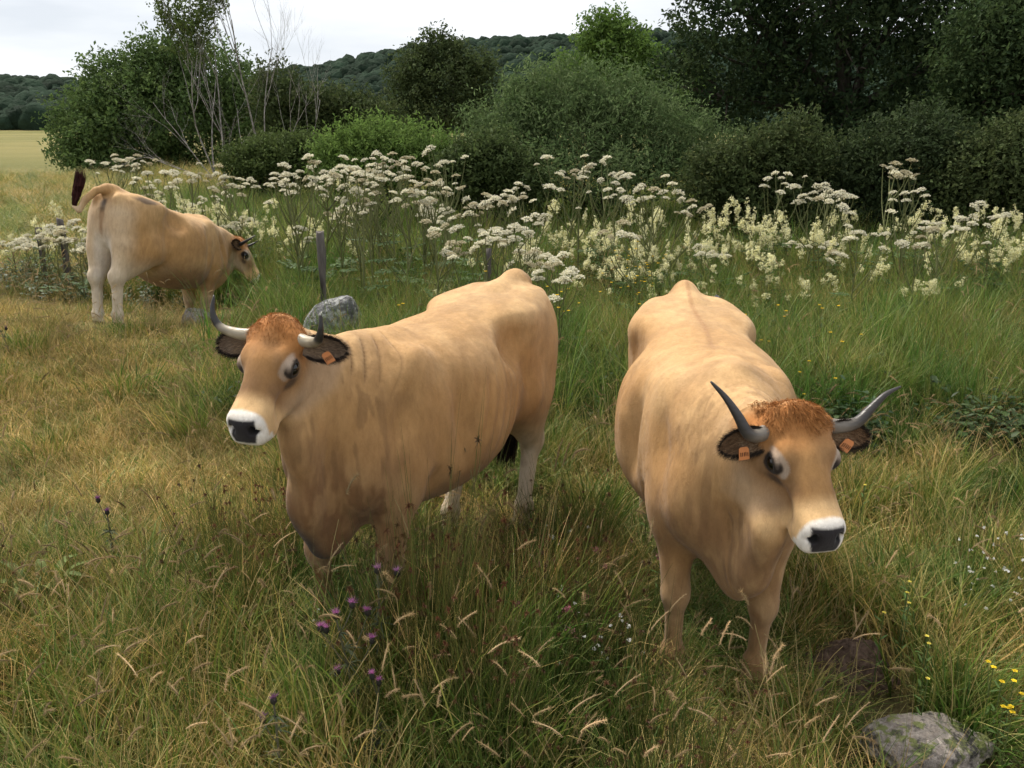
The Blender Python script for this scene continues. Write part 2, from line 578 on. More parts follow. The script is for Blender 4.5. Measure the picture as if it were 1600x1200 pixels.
def cow_colour(V, h, p):
    n1 = fbm(V * 3.0, 3, 11); n2 = fbm(V * 9.0, 3, 23); n3 = fbm(V * np.array([26, 26, 9.0]), 2, 31)
    x, y, z = V.T
    u, s, n = h.T
    c = np.repeat(C_TAN[None], len(V), 0)
    c = mixc(c, C_LIGHT, sstep(.35, .70, n1) * .7 + sstep(1.05, 1.33, z) * .35)  # pale mottling; upper back also painted lighter by height, like light from above
    c = mixc(c, C_BROWN, sstep(.46, .75, n2) * .30 + sstep(.55, .75, n1) * .12)
    headm = sstep(-.10, .0, u) * sstep(.22, .17, np.abs(s)) * sstep(-.05, .02, n + .31 - .42 * np.maximum(0, u - .13)) * sstep(.12, .06, n) * sstep(.62, .56, u)
    # legs
    lp = p.get('leg_pale', .8)
    c = mixc(c, C_PALE, sstep(.78, .42, z) * lp * sstep(-.1, -.3, x) * (1 - headm))
    c = mixc(c, C_PALE, sstep(.55, .35, z) * lp * .6 * sstep(.2, .4, x) * (1 - headm))
    c = mixc(c, C_BROWN, sstep(.5, .64, n2) * sstep(.6, .4, z) * .35)
    c = mixc(c, C_PALE, p.get('rump_pale', 0) * sstep(-.70, -.90, x) * sstep(1.3, 1.1, z) * (.6 + .5 * n1))
    # inner thigh and groin
    c = mixc(c, C_WHITE * .8, sstep(.14, .06, np.abs(y)) * sstep(-.25, -.4, x) * sstep(1.0, .8, z) * .6)
    # darker lower neck and brisket
    dk = p.get('neck_dark', .3)
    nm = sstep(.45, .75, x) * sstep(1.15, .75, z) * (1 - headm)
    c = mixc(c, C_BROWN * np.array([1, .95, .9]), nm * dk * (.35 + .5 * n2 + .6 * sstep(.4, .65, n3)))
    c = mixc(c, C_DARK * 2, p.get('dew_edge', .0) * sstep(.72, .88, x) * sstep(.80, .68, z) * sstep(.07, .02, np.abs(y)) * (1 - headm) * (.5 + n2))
    n5 = fbm(V * np.array([34, 34, 4.5]), 2, 47)
    c = mixc(c, C_BROWN * .75, p.get('streak', 0) * sstep(.52, .64, n5) * sstep(.55, .72, x) * sstep(1.45, 1.25, z) * sstep(.55, .8, z) * (1 - headm) * .75)
    # brown belly side
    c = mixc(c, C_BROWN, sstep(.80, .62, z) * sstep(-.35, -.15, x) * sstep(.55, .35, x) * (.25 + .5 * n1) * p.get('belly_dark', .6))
    # line along the spine
    sp = p.get('spine', 0)
    if sp:
        c = mixc(c, C_BROWN * 1.6, sp * sstep(.018, .004, np.abs(y + .006 * np.sin(x * 9))) * sstep(1.22, 1.28, z) * sstep(.45, .0, x) * (.4 + .8 * n2))
    # hooves
    c = mixc(c, C_DARK * 1.5, sstep(.075, .06, z))
    # streaks in the coat
    c = c * (0.90 + .2 * n3)[:, None]
    # ------------- head
    hc = np.repeat((C_TAN * np.array(p.get('face', (1, .96, .9))))[None], len(V), 0)
    hc = mixc(hc, C_BROWN * 1.1, .12 + sstep(.42, .72, n2) * .5)
    hc = mixc(hc, C_RUST * 1.25, sstep(.20, .02, u + .16 * (n2 - .5)) * sstep(-.17, -.08, n) * .9)
    hc = mixc(hc, C_BROWN, sstep(.10, .3, u) * sstep(.42, .34, u) * sstep(.5, .66, n1) * .55)
    hc = mixc(hc, C_BROWN * 1.15, sstep(.12, .20, u) * sstep(.40, .30, u) * sstep(.045, .075, np.abs(s)) * sstep(-.15, -.10, n) * (.15 + .7 * n2))
    hc = mixc(hc, C_PALE * .9, sstep(-.10, -.2, n) * .35)
    # dark patch each side of the bridge, and at the cheek corner
    for sg in (1, -1):
        q = np.sqrt(((u - .285) / .05) ** 2 + ((s - sg * .065) / .03) ** 2 + ((n + .045) / .035) ** 2)
        hc = mixc(hc, C_BROWN * .9, sstep(1.3, .3, q + .5 * (n2 - .5)) * .55)
        e = EYE * (1, sg, 1)
        du, dn_ = u - e[0], n - e[2]
        side = sstep(.03, .062, s * sg)
        r = np.sqrt((du / 1.15) ** 2 + dn_ ** 2)
        r2 = np.sqrt((du / 1.2) ** 2 + dn_ ** 2 + .8 * (s * sg - .100) ** 2)
        hc = mixc(hc, C_WHITE * .9, side * sstep(.060, .050, r2 + .012 * (n3 - .5)) * (.03 + .50 * sstep(-.010, .020, dn_ + .30 * du)) * (.4 + .6 * n2))
        hc = mixc(hc, C_BROWN * .8, side * sstep(.052, .036, np.sqrt(du ** 2 + (dn_ + .022) ** 2)) * .45)
        hc = mixc(hc, C_DARK, side * sstep(.042, .035, r2))
        tm = np.sqrt(((u - .222) / .030) ** 2 + ((n + .105) / .020) ** 2)
        hc = mixc(hc, C_DARK * 1.5, side * sstep(1.4, .5, tm + .5 * (n2 - .5)) * .75)
    # white muzzle, slate nose
    hc = mixc(hc, C_LIGHT * 1.1, sstep(.30, .37, u))
    ct, st = math.cos(NOSE_T), math.sin(NOSE_T)
    nu = (u - NOSE_C[0]) * ct + (n - NOSE_C[2]) * st
    nn_ = -(u - NOSE_C[0]) * st + (n - NOSE_C[2]) * ct
    mz = np.maximum(nu + .10 * np.clip(np.abs(s) - .03, 0, .05), np.where(n < -.09, u - .425, -1.0)) + .016 * (n2 - .5) - 1.0 * (n < -.20)
    hc = mixc(hc, C_WHITE, sstep(.014, .029, mz))
    nose = sstep(.013, .021, nu + .010 * (n3 - .5)) * sstep(.062, .054, np.abs(s) + .30 * np.maximum(0, -nn_) + .01 * (n2 - .5)) * sstep(-.050, -.042, nn_) * sstep(.060, .050, nn_) * (u > .38)
    hc = mixc(hc, C_SLATE, nose)
    for sg in (1, -1):
        hc = mixc(hc, C_DARK * .25, sstep(1.3, .8, np.sqrt(((nn_ - .013) / .018) ** 2 + ((s - sg * .044) / .014) ** 2)) * (nu > .03) * (u > .38))
    hc = mixc(hc, C_SLATE * 1.5, sstep(.455, .47, u) * sstep(.009, .004, np.abs(n + .122)))
    c = c * (1 - headm[:, None]) + hc * headm[:, None]
    for (q, r, k, col) in p.get('marks', []):
        d = np.sqrt((((V - np.array(q)) / np.array(r)) ** 2).sum(1)) + (n2 - .5) * 1.2
        c = mixc(c, col, sstep(1.2, .5, d) * k)
    return np.clip(c, .01, .9), nose * headm

def make_coat():
    m, N, L, b = mat_new('cow_coat', .78, .18)
    at = N.new('ShaderNodeAttribute'); at.attribute_name = 'col'
    nz, rp = noise_col(N, L, 26, (.78, .75, .71), (1.12, 1.12, 1.12), 8, stretch=(1.2, 1.2, .45), rough=.75)
    mx = N.new('ShaderNodeMixRGB'); mx.blend_type = 'MULTIPLY'; mx.inputs['Fac'].default_value = .8
    L.new(at.outputs['Color'], mx.inputs['Color1']); L.new(rp.outputs['Color'], mx.inputs['Color2'])
    L.new(mx.outputs['Color'], b.inputs['Base Color'])
    nz2, rp2 = noise_col(N, L, 120, (0, 0, 0), (1, 1, 1), 4, stretch=(1.4, 1.4, .25))
    nz3, rp3 = noise_col(N, L, 22, (0, 0, 0), (1, 1, 1), 3, stretch=(1.3, 1, .35))
    ad = N.new('ShaderNodeMath'); ad.operation = 'MULTIPLY_ADD'; ad.inputs[1].default_value = .6
    L.new(rp2.outputs['Color'], ad.inputs[0]); L.new(rp3.outputs['Color'], ad.inputs[2])
    add_bump(N, L, b, ad.outputs[0], .18, .005)
    try:
        b.inputs['Sheen Weight'].default_value = .12
        b.inputs['Sheen Roughness'].default_value = .5
    except KeyError:
        pass
    return m

def make_plain(name, attr=True, rough=.5, spec=.4, col=None):
    m, N, L, b = mat_new(name, rough, spec)
    if attr:
        at = N.new('ShaderNodeAttribute'); at.attribute_name = 'col'
        L.new(at.outputs['Color'], b.inputs['Base Color'])
    else:
        b.inputs['Base Color'].default_value = (*col, 1)
    return m

M_COAT = make_coat()
M_HORN = make_plain('horn', True, .38, .4)
_N, _L, _b = M_HORN.node_tree.nodes, M_HORN.node_tree.links, M_HORN.node_tree.nodes['Principled BSDF']
_nz, _rp = noise_col(_N, _L, 60, (0, 0, 0), (1, 1, 1), 3, stretch=(1, .3, 1))
add_bump(_N, _L, _b, _rp.outputs['Color'], .3, .003)
M_EYE = make_plain('eye', False, .08, .6, (.006, .005, .004))
M_HAIR = make_plain('hair', True, .7, .15)
M_TAG = make_plain('ear_tag_plastic', False, .45, .4, (.60, .22, .07))
M_TAGPRINT = make_plain('ear_tag_print', False, .6, .2, (.05, .02, .01))

def strands(roots, dirs, length, width, col, bend=(0, 0, -1), bend_amt=.35, seg=3, r=rng, cv=.32, nf=None):
    """tapered hair blades: roots (n,3), dirs (n,3)"""
    n = len(roots)
    dirs = dirs / np.linalg.norm(dirs, axis=1)[:, None]
    L = np.broadcast_to(length, (n,)) * r.uniform(.6, 1.2, n)
    side = np.cross(dirs, r.normal(size=(n, 3)) if nf is None else nf + r.normal(size=(n, 3)) * .18)
    side /= np.maximum(1e-6, np.linalg.norm(side, axis=1))[:, None]
    V = []
    for k in range(seg + 1):
        t = k / seg
        c = roots + dirs * (L * t)[:, None] + np.array(bend) * (L * t * t * bend_amt)[:, None]
        wd = width * (1 - t * .92)
        V += [c - side * wd, c + side * wd]
    V = np.stack(V, 1).reshape(-1, 3)
    b = np.arange(n)[:, None] * (2 * (seg + 1))
    F = np.concatenate([b + np.array([2 * k, 2 * k + 1, 2 * k + 3, 2 * k + 2])[None] for k in range(seg)])
    cc = np.asarray(col, float)
    if cc.ndim == 1:
        cc = np.repeat(cc[None], n, 0)
    cc = cc * r.uniform(1 - cv, 1 + cv, (n, 1))
    return V, F, np.repeat(cc, 2 * (seg + 1), 0)

def vnoise3(P):
    return np.stack([vnoise(P + 7.3 * k, 50 + k) for k in range(3)], 1)

def build_ear(s, col_in, col_rim, up_, fwd, pit, r):
    """cupped ear in head space, s = side; root at the origin, returns mesh accumulators"""
    A = Acc()
    nl, nw = 16, 13
    Lg, Wd = .158, .066
    sp, cp = math.sin(pit), math.cos(pit)
    hx = lambda o, u_, w: np.array([-sp * u_ + cp * w, s * o, cp * u_ + sp * w])
    d = unit(hx(1.0, up_, fwd))
    face = hx(.25, .15, 1.0); face = unit(face - d * face.dot(d))
    acr = np.cross(d, face)
    for side_sign, off in ((1, .004), (-1, -.004)):
        V, Cc = [], []
        for i in range(nl):
            t = i / (nl - 1)
            wdt = Wd * math.sin(math.pi * min(1, t * .92 + .08) ** .85) ** .62 * (1 - .10 * t) + .005
            for j in range(nw):
                q = -1 + 2 * j / (nw - 1)
                cup = .026 * (q * q) * (1 - .35 * t) + .02 * (1 - t) ** 2
                pnt = d * (Lg * t) + acr * (wdt * q * (1 - .25 * abs(q) * (1 - t))) + face * (cup + off * (1 - abs(q) ** 6)) - np.array([0, 0, .02 * t * t])
                V.append(pnt)
                rim = max(abs(q) ** 3, t ** 3)
                base = np.array(col_in) if side_sign > 0 else np.array(col_rim) * 1.3
                Cc.append(base * (1 - rim) + np.array(col_rim) * rim)
        i = np.arange(nl - 1)[:, None] * nw; j = np.arange(nw - 1)[None]
        F = np.stack([i + j, i + j + 1, i + nw + j + 1, i + nw + j], -1).reshape(-1, 4)
        if (side_sign > 0) == (s > 0): F = F[:, ::-1]
        A.add(V, F, Cc)
        if side_sign > 0:
            Vin = np.array(V).reshape(nl, nw, 3)
    # hair along the rim and inside the cup
    rt, dr, cl = [], [], []
    for _ in range(2600):
        t = r.uniform(.03, 1) ** .8
        q = r.choice([-1, 1]) * r.uniform(.75, 1) if r.random() < .5 else r.uniform(-.9, .9)
        i0 = min(nl - 2, int(t * (nl - 1))); j0 = min(nw - 2, int((q + 1) / 2 * (nw - 1))); fa, fb = t * (nl - 1) - i0, (q + 1) / 2 * (nw - 1) - j0
        a = (Vin[i0, j0] * (1 - fb) + Vin[i0, j0 + 1] * fb) * (1 - fa) + (Vin[i0 + 1, j0] * (1 - fb) + Vin[i0 + 1, j0 + 1] * fb) * fa
        rt.append(a)
        dr.append(d * r.uniform(.5, 1.1) + acr * q * r.uniform(.1, .9) + face * r.uniform(.1, .6) + r.normal(size=3) * .25)
        cl.append(np.array(col_rim) * r.uniform(.7, 2.2) if abs(q) > .7 else np.array(col_in) * r.uniform(.5, 1.5))
    for _ in range(450):
        t = r.uniform(.05, .55); q = r.uniform(-.6, .6)
        rt.append(Vin[int(t * (nl - 1)), int((q + 1) / 2 * (nw - 1))]); dr.append(d * r.uniform(.6, 1.2) + acr * r.normal(0, .5) + face * r.uniform(.2, .8)); cl.append(np.array([.40, .28, .17]) * r.uniform(.5, 1.3))
    Vh, Fh, Ch = strands(np.array(rt), np.array(dr), .024, .0007, np.array(cl), r=r)
    A.add(Vh, Fh, Ch)
    return A, d, acr, face

def build_horn(pts, r0, cols, bands, r):
    P = catmull(np.array(pts, float), 44)
    t = np.linspace(0, 1, 44)
    R = r0 * (1 - t) ** .75 * (1 - .25 * t) + .0035
    R = R * (1 + .035 * np.sin(t * 70) * sstep(.45, .0, t))
    V, F = tube(P, R, 14)
    tt = np.concatenate([[0], t, [1]])
    c0, c1, tm = cols
    m = sstep(tm - .12, tm + .12, tt + bands * np.sin(tt * 40) * .03)[:, None]
    cc = np.asarray(c0) * (1 - m) + np.asarray(c1) * m
    cc = np.repeat(cc, 14, 0) * (1 + .25 * (fbm(V * 60, 2, 5) - .5))[:, None]
    return V, F, cc

def build_cow(p):
    r = np.random.default_rng(p['seed'])
    root = empty('cow', p['loc'], 0)
    root.rotation_mode = 'ZYX'
    hd = np.array(p['heading'], float)
    yaw = math.atan2(hd[1], hd[0])
    root.rotation_mode = 'XYZ'
    root.scale = (p.get('size', 1),) * 3
    root.rotation_euler = (RAD(p.get('tilt_roll', 0)), RAD(p.get('tilt', 0)), yaw)
    tag(root, p['label'], 'cow', 'cows in the pasture')
    V, Q, h, R, O, hv, H = cow_body(p)
    hs = .96
    # skin folds over the neck
    if p.get('folds', 0):
        a, b = np.array(p['neck'][0][:3]), H(.06, 0, -.13)
        ax = unit(b - a); t = (V - a) @ ax
        msk = sstep(-.10, .08, t) * sstep(np.linalg.norm(b - a) + .02, np.linalg.norm(b - a) - .10, t) * sstep(.62, .8, V[:, 2]) * sstep(.06, -.02, h[:, 0])
        ph = t * 2 * math.pi / .060 + 5.5 * fbm(V * 2.6, 2, 3) + V[:, 2] * 3
        msk = msk * sstep(.30, .62, fbm(V * np.array([9, 9, 2.4]), 2, 91)) * sstep(.05, .16, t)
        am = p['folds'] * (np.abs(np.sin(ph / 2)) ** .6 - .6)
        rad = V - (a + np.outer(t, ax)); rad /= np.maximum(1e-6, np.linalg.norm(rad, axis=1))[:, None]
        V = V + rad * (msk * am)[:, None]
    nr = np.zeros((len(V), 3), np.float32)
    np_mesh('tmp', V, Q).vertices.foreach_get('normal', nr.reshape(-1))
    x_, y_, z_ = V.T
    body_m = sstep(.02, -.06, h[:, 0]) * sstep(.45, .6, z_)
    rib = np.sin((x_ + .35 * (z_ - .9) + .02 * fbm(V * 3, 2, 4)) * 2 * math.pi / .082) * sstep(-.30, -.18, x_) * sstep(.30, .18, x_) * sstep(.60, .75, z_) * sstep(1.20, 1.05, z_) * sstep(.15, .25, np.abs(y_))
    lump = fbm(V * np.array([6.5, 6.5, 4.5]), 3, 61) - .5
    crease = np.abs(fbm(V * np.array([13, 13, 3.2]), 2, 62) - .5)
    chest = sstep(.42, .62, x_) * sstep(1.25, 1.0, z_)
    dsp = body_m * (.0028 * rib * p.get('rib', 1) * (.3 + 1.2 * fbm(V * 4, 2, 8)) + .014 * lump - .010 * chest * sstep(.95, .75, z_) * sstep(.07, .0, crease))
    V = V + nr * dsp[:, None]
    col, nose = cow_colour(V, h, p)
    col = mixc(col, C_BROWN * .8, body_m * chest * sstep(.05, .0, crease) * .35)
    if p.get('folds', 0):
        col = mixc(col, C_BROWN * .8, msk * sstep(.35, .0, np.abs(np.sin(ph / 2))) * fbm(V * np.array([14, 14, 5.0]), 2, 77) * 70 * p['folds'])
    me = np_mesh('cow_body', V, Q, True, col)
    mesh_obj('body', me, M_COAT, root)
    hm = [H(0, 0, 0)]
    toW = lambda A: O + (np.asarray(A) * hv) @ R.T
    for s in (1, -1):
        # eye
        me = bpy.data.meshes.new('eye')
        bm = bmesh.new(); bmesh.ops.create_uvsphere(bm, u_segments=20, v_segments=12, radius=.0285 * hs); bm.to_mesh(me); bm.free()
        for f in me.polygons: f.use_smooth = True
        mesh_obj('eye', me, M_EYE, root, tuple(H(*(EYE * (1, s, 1) + (0, s * .005, 0)))))
        # horn
        hp = p['horn_l'] if s > 0 else p['horn_r']
        sp_, cp_ = math.sin(RAD(p['pitch'])), math.cos(RAD(p['pitch']))
        hp = [(.04 - sp_ * U + cp_ * W, s * (.084 + o_), -.048 + cp_ * U + sp_ * W) for (o_, U, W) in [(-.04, 0, -.01)] + list(hp)]
        Vh, Fh, Ch = build_horn(hp, p.get('horn_rad', .031), p['horn_col'], p.get('bands', 0), r)
        mesh_obj('horn', np_mesh('horn', toW(Vh), Fh, True, Ch), M_HORN, root)
        # ear
        dr, fw = p['ear_l'] if s > 0 else p['ear_r']
        sp_, cp_ = math.sin(RAD(p['pitch'])), math.cos(RAD(p['pitch'])); hxu = np.array([-sp_, 0, cp_])
        A, d, acr, face = build_ear(s, p['ear_in'], p['ear_rim'], dr, fw, RAD(p['pitch']), r)
        rt = np.array([.060, s * .112, -.080])
        A.V = [toW(v + rt) for v in A.V]
        ear = mesh_obj('ear', A.mesh('ear'), M_HAIR, root)
        if p.get('tags', (0, 0))[0 if s > 0 else 1]:
            c = rt + d * .085 + face * .024 - hxu * .022
            up = unit(np.array([0.15, 0, 1]) - d * 0.15 * d[2])
            up = unit(up - face * up.dot(face)); ac2 = np.cross(up, face)
            tg = Acc()
            for (hw, hh, off, th) in ((.019, .024, 0, .003),):
                q = [(-hw, -hh), (hw, -hh), (hw * .92, hh * .72), (hw * .6, hh), (-hw * .6, hh), (-hw * .92, hh * .72)]
                vs = [c - up * .02 + ac2 * a + up * b_ + face * f for f in (.006, .006 + th) for a, b_ in q]
                fq = [[i, (i + 1) % 6, 6 + (i + 1) % 6, 6 + i] for i in range(6)] + [[6, 7, 8, 11], [8, 9, 10, 11], [3, 2, 1, 0], [0, 5, 4, 3]]
                tg.add(toW(vs), fq)
            tobj = mesh_obj('ear_tag', tg.mesh('ear_tag', False), M_TAG, ear)
            pr = Acc()
            for row, (n_, hh) in enumerate(((5, .015),)):
                for i in range(n_):
                    x0 = -.0140 + i * .0064 + r.uniform(-.0006, .0006); y0 = -.019 + r.uniform(-.001, .001)
                    f0 = c - up * .012 + face * .0102
                    vs = [f0 + ac2 * x0 + up * y0, f0 + ac2 * (x0 + .0028) + up * y0, f0 + ac2 * (x0 + .0028) + up * (y0 + hh), f0 + ac2 * x0 + up * (y0 + hh)]
                    pr.add(toW(vs), [[0, 1, 2, 3]])
            # number print on the tag face, part of the tag mesh
            me2 = tobj.data
            bm = bmesh.new(); bm.from_mesh(me2)
            me2.materials.append(M_TAGPRINT)
            for vv in pr.V:
                f = bm.faces.new([bm.verts.new(x) for x in vv]); f.material_index = 1
            bm.to_mesh(me2); bm.free()
    # tuft on the poll: hair roots on the body surface
    nrm = np.zeros((len(me.vertices) if False else len(V), 3), np.float32)
    bodyme = root.children[0].data
    bodyme.vertices.foreach_get('normal', nrm.reshape(-1))
    wgt = sstep(.13, -.03, h[:, 0] + .3 * np.maximum(0, np.abs(h[:, 1]) - .05) + .10 * (fbm(V * 28, 2, 9) - .5)) * sstep(-.13, -.06, h[:, 2]) * sstep(-.11, -.06, h[:, 0]) * sstep(.14, .11, np.abs(h[:, 1]))
    idx = np.where(wgt > .05)[0]
    if len(idx):
        n = p.get('tuft', 1600)
        pick = r.choice(idx, n, p=wgt[idx] / wgt[idx].sum())
        root_p = V[pick] + r.normal(size=(n, 3)) * .003
        wl = wgt[pick][:, None]
        dirs = nrm[pick] * (.15 + .30 * wl) + r.normal(size=(n, 3)) * .22 + (vnoise3(root_p * 38) - .5) * 1.5 + R[:, 0] * p.get('tuft_fwd', .5)
        Vs, Fs, Cs = strands(root_p, dirs, p.get('tuft_len', .034) * hs * (.35 + .75 * wl[:, 0]), .0009, (C_RUST * .9 * wl + C_TAN * np.array([.85, .72, .6]) * (1 - wl)) * r.uniform(.6, 1.25, (n, 1)), bend=tuple(R[:, 0] - np.array([0, 0, .3])), bend_amt=.4, r=r)
        mesh_obj('forelock', np_mesh('forelock', Vs, Fs, True, Cs), M_HAIR, root)
    if p.get('fur', 0):
        n = p['fur']
        tri = V[Q]
        ar = np.linalg.norm(np.cross(tri[:, 1] - tri[:, 0], tri[:, 3] - tri[:, 0]), axis=1) * (V[Q[:, 0], 2] > .25)
        ar = ar * (1 - .97 * nose[Q[:, 0]])
        f = r.choice(len(Q), n, p=ar / ar.sum())
        a, b = r.uniform(0, 1, (2, n, 1))
        q = tri[f]
        rp_ = (q[:, 0] * (1 - a) + q[:, 1] * a) * (1 - b) + (q[:, 3] * (1 - a) + q[:, 2] * a) * b
        nf = nrm[Q[f, 0]]
        hd_ = (h[Q[f, 0], 0] > -.02)[:, None]
        flow = np.where(hd_, R[:, 0] * .8 + R[:, 1] * 0, np.array([-.75, 0, -.65])) + (vnoise3(rp_ * 5) - .5) * 1.3 + r.normal(size=(n, 3)) * .25
        flow = flow - nf * (flow * nf).sum(1)[:, None]
        flow /= np.maximum(1e-6, np.linalg.norm(flow, axis=1))[:, None]
        cc = np.zeros((len(V), 4), np.float32); bodyme.color_attributes['col'].data.foreach_get('color', cc.reshape(-1))
        Vs, Fs, Cs = strands(rp_, flow + nf * .09, np.where(hd_[:, 0], .007, .010), .0006, cc[Q[f, 0], :3] * 1.03, bend=(0, 0, 0), bend_amt=0, seg=1, r=r, cv=.14, nf=nf)
        mesh_obj('fur', np_mesh('fur', Vs, Fs, True, Cs), M_HAIR, root)
    # tail hair
    if p.get('switch') is not None:
        S = np.array(p['switch'], float)            # rows x y z spread
        P = catmull(S, 30)
        n = p.get('switch_n', 900)
        k = r.integers(0, 22, n)
        T = np.gradient(P[:, :3], axis=0); T /= np.linalg.norm(T, axis=1)[:, None]
        off = r.normal(size=(n, 3)); off -= T[k] * (off * T[k]).sum(1)[:, None]
        off /= np.linalg.norm(off, axis=1)[:, None]
        rt = P[k, :3] + off * (P[k, 3] * np.sqrt(r.uniform(0, 1, n)))[:, None]
        Vs, Fs, Cs = strands(rt, T[k] + off * .07, p.get('switch_len', .16), .004, np.array(p.get('switch_col', (.022, .012, .010))), bend_amt=.1 * p.get('switch_sign', 1), r=r)
        mesh_obj('tail_switch', np_mesh('tail_switch', Vs, Fs, True, Cs), M_HAIR, root)
    return root

def leg_f(s, x=.60, y=.165, dx=0, dz=0):
    return ('f', [(x - .06, s * (y + .015), .77), (x + dx * .4, s * y, .41), (x - .01 + dx * .9, s * (y - .005), .125), (x + .035 + dx, s * (y - .005), 0.0)])
def leg_h(s, x=-.74, y=.165, dx=0):
    return ('h', [(-.52 + dx * .15, s * .185, .82), (x - .06 + dx * .6, s * y, .50), (x - .02 + dx * .95, s * (y - .005), .135), (x + .03 + dx, s * (y - .005), 0.0)])

HANG_TAIL = [(-.80, 0, 1.345, .05), (-.90, 0, 1.315, .042), (-.965, 0, 1.20, .034), (-.975, 0, 1.0, .026), (-.96, 0, .80, .020), (-.94, 0, .70, .018)]

COW_A = dict(seed=3, bony=1.0, rib=1.7, streak=.55, fur=210000, res=(.0105, .0062), size=1.0, loc=(-.37, 3.70, .11), heading=(-.47, -.88), head=(.81, .89, .89), label='tan cow with pale black-tipped horns turning its head, flank in tall grass',
    poll=(1.01, .03, 1.49), yaw=10, pitch=49, roll=0, neck=[(.56, .0, 1.02, .255), (.77, .01, 1.17, .185), (.91, .02, 1.30, .125)], neck_lat=.60,
    dewlap=[(.77, 0, .60), (.88, .01, .78), (.94, .05, 1.05)], dew_r=[.13, .10, .07, .04],
    legs=[leg_f(1, .60), leg_f(-1, .66), leg_h(1, -.70, dx=.10), leg_h(-1, -.70, dx=.36)],
    tail=[(-.80, 0, 1.345, .05), (-.90, 0, 1.315, .042), (-.965, -.01, 1.20, .034), (-.975, -.02, 1.0, .026), (-.93, -.03, .80, .020), (-.86, -.03, .68, .018)],
    switch=[(-.87, -.03, .70, .03), (-.82, -.03, .58, .055), (-.78, -.03, .44, .055), (-.76, -.03, .32, .015)], switch_len=.12, switch_n=1600,
    horn_l=[(0, 0, 0), (.07, -.005, .02), (.125, .01, .05), (.15, .06, .06), (.15, .12, .05)],
    horn_r=[(0, 0, 0), (.08, .005, .02), (.15, .03, .03), (.185, .085, .02), (.19, .155, -.01)],
    horn_col=((.38, .325, .235), (.025, .022, .02), .58), bands=1, horn_rad=.034,
    ear_l=(-.02, -.35), ear_r=(-.05, .25), ear_in=(.24, .17, .115), ear_rim=(.016, .011, .009), tags=(1, 0),
    deep=.02, leg_pale=.95, neck_dark=.95, dew_edge=.9, belly_dark=.6, folds=.017, tuft=4200, tuft_len=.014, face=(1.0, .93, .85))
COW_B = dict(seed=5, bony=.2, rib=.6, streak=.45, fur=210000, res=(.0105, .0058), size=1.03, loc=(.88, 3.61, 0), heading=(-.065, -1), label='tan cow with dark grey horns and two orange ear tags facing the stony path',
    poll=(.95, .14, 1.30), yaw=14, pitch=50, roll=0, head=(.87, .96, .95), neck=[(.58, .0, 1.00, .26), (.76, .02, 1.06, .20), (.87, .05, 1.14, .135)], neck_lat=.64,
    dewlap=[(.76, .02, .62), (.86, .04, .72), (.97, .07, .90)], dew_r=[.12, .10, .07, .04],
    legs=[leg_f(1, .66), leg_f(-1, .60), leg_h(1, -.72), leg_h(-1, -.72, dx=.12)],
    tail=HANG_TAIL, switch=[(-.945, 0, .74, .02), (-.93, 0, .62, .035), (-.925, 0, .50, .035), (-.925, 0, .40, .01)], switch_len=.12,
    horn_l=[(0, 0, 0), (.07, -.01, .01), (.13, .005, .02), (.18, .05, .01), (.235, .10, .0), (.295, .125, -.01)],
    horn_r=[(0, 0, 0), (.06, -.02, .02), (.105, -.005, .03), (.14, .06, .01), (.175, .12, -.02), (.22, .175, -.05)],
    horn_col=((.19, .165, .135), (.045, .040, .037), .45), bands=0, horn_rad=.035,
    ear_l=(-.10, .30), ear_r=(-.16, .05), ear_in=(.22, .13, .07), ear_rim=(.020, .014, .010), tags=(1, 1),
    leg_pale=.25, neck_dark=.6, belly=1.05, belly_dark=.15, spine=.8, folds=.006, tuft=7500, tuft_len=.024)
COW_C = dict(seed=8, rib=.6, res=(.014, .012), size=1.03, loc=(-3.88, 8.95, .06), heading=(.29, .957), tilt=16, label='pale tan cow walking away along the fence posts with its tail raised',
    head=(1.05, 1.08, 1.08), poll=(1.14, -.14, 1.17), yaw=-60, pitch=56, roll=0, neck=[(.58, .0, 1.02, .26), (.83, -.02, 1.04, .20), (1.02, -.06, 1.04, .155)], neck_lat=.62,
    dewlap=[(.76, 0, .62), (.88, -.02, .72), (1.0, -.05, .84)], dew_r=[.12, .09, .06, .04],
    legs=[leg_f(1, .62, dx=.06), leg_f(-1, .55, dx=-.10), leg_h(1, -.74, y=.14), leg_h(-1, -.78, y=.14)],
    tail=[(-.80, 0, 1.335, .045), (-.89, .01, 1.345, .038), (-.97, .05, 1.31, .033), (-1.03, .12, 1.20, .032), (-1.05, .16, 1.10, .028), (-1.08, .20, 1.13, .022)],
    switch=[(-1.07, .20, 1.12, .015), (-1.07, .19, 1.22, .035), (-1.06, .17, 1.36, .045), (-1.06, .17, 1.50, .012)], switch_len=.10, switch_sign=-1, switch_col=(.040, .012, .010),
    horn_l=[(0, 0, 0), (.07, .0, .02), (.13, .02, .06), (.16, .06, .12), (.16, .10, .17)],
    horn_r=[(0, 0, 0), (.07, .0, .02), (.13, .02, .06), (.16, .06, .12), (.16, .10, .17)],
    horn_col=((.16, .14, .12), (.03, .028, .028), .3), bands=0, horn_rad=.030,
    ear_l=(.25, -.3), ear_r=(.25, -.3), ear_in=(.22, .13, .07), ear_rim=(.020, .014, .010), tags=(0, 0),
    deep=.06, belly=1.08, leg=1.3, leg_pale=1.0, rump_pale=.55, neck_dark=.15, belly_dark=1.2, folds=0, tuft=1200, face=(1.0, 1.25, 1.7),
    marks=[((-.62, -.24, 1.28), (.16, .1, .035), .8, C_DARK * 3), ((-.96, 0, .95), (.07, .035, .35), .7, C_BROWN), ((-.93, .0, 1.22), (.06, .05, .09), .9, C_DARK * 2)])
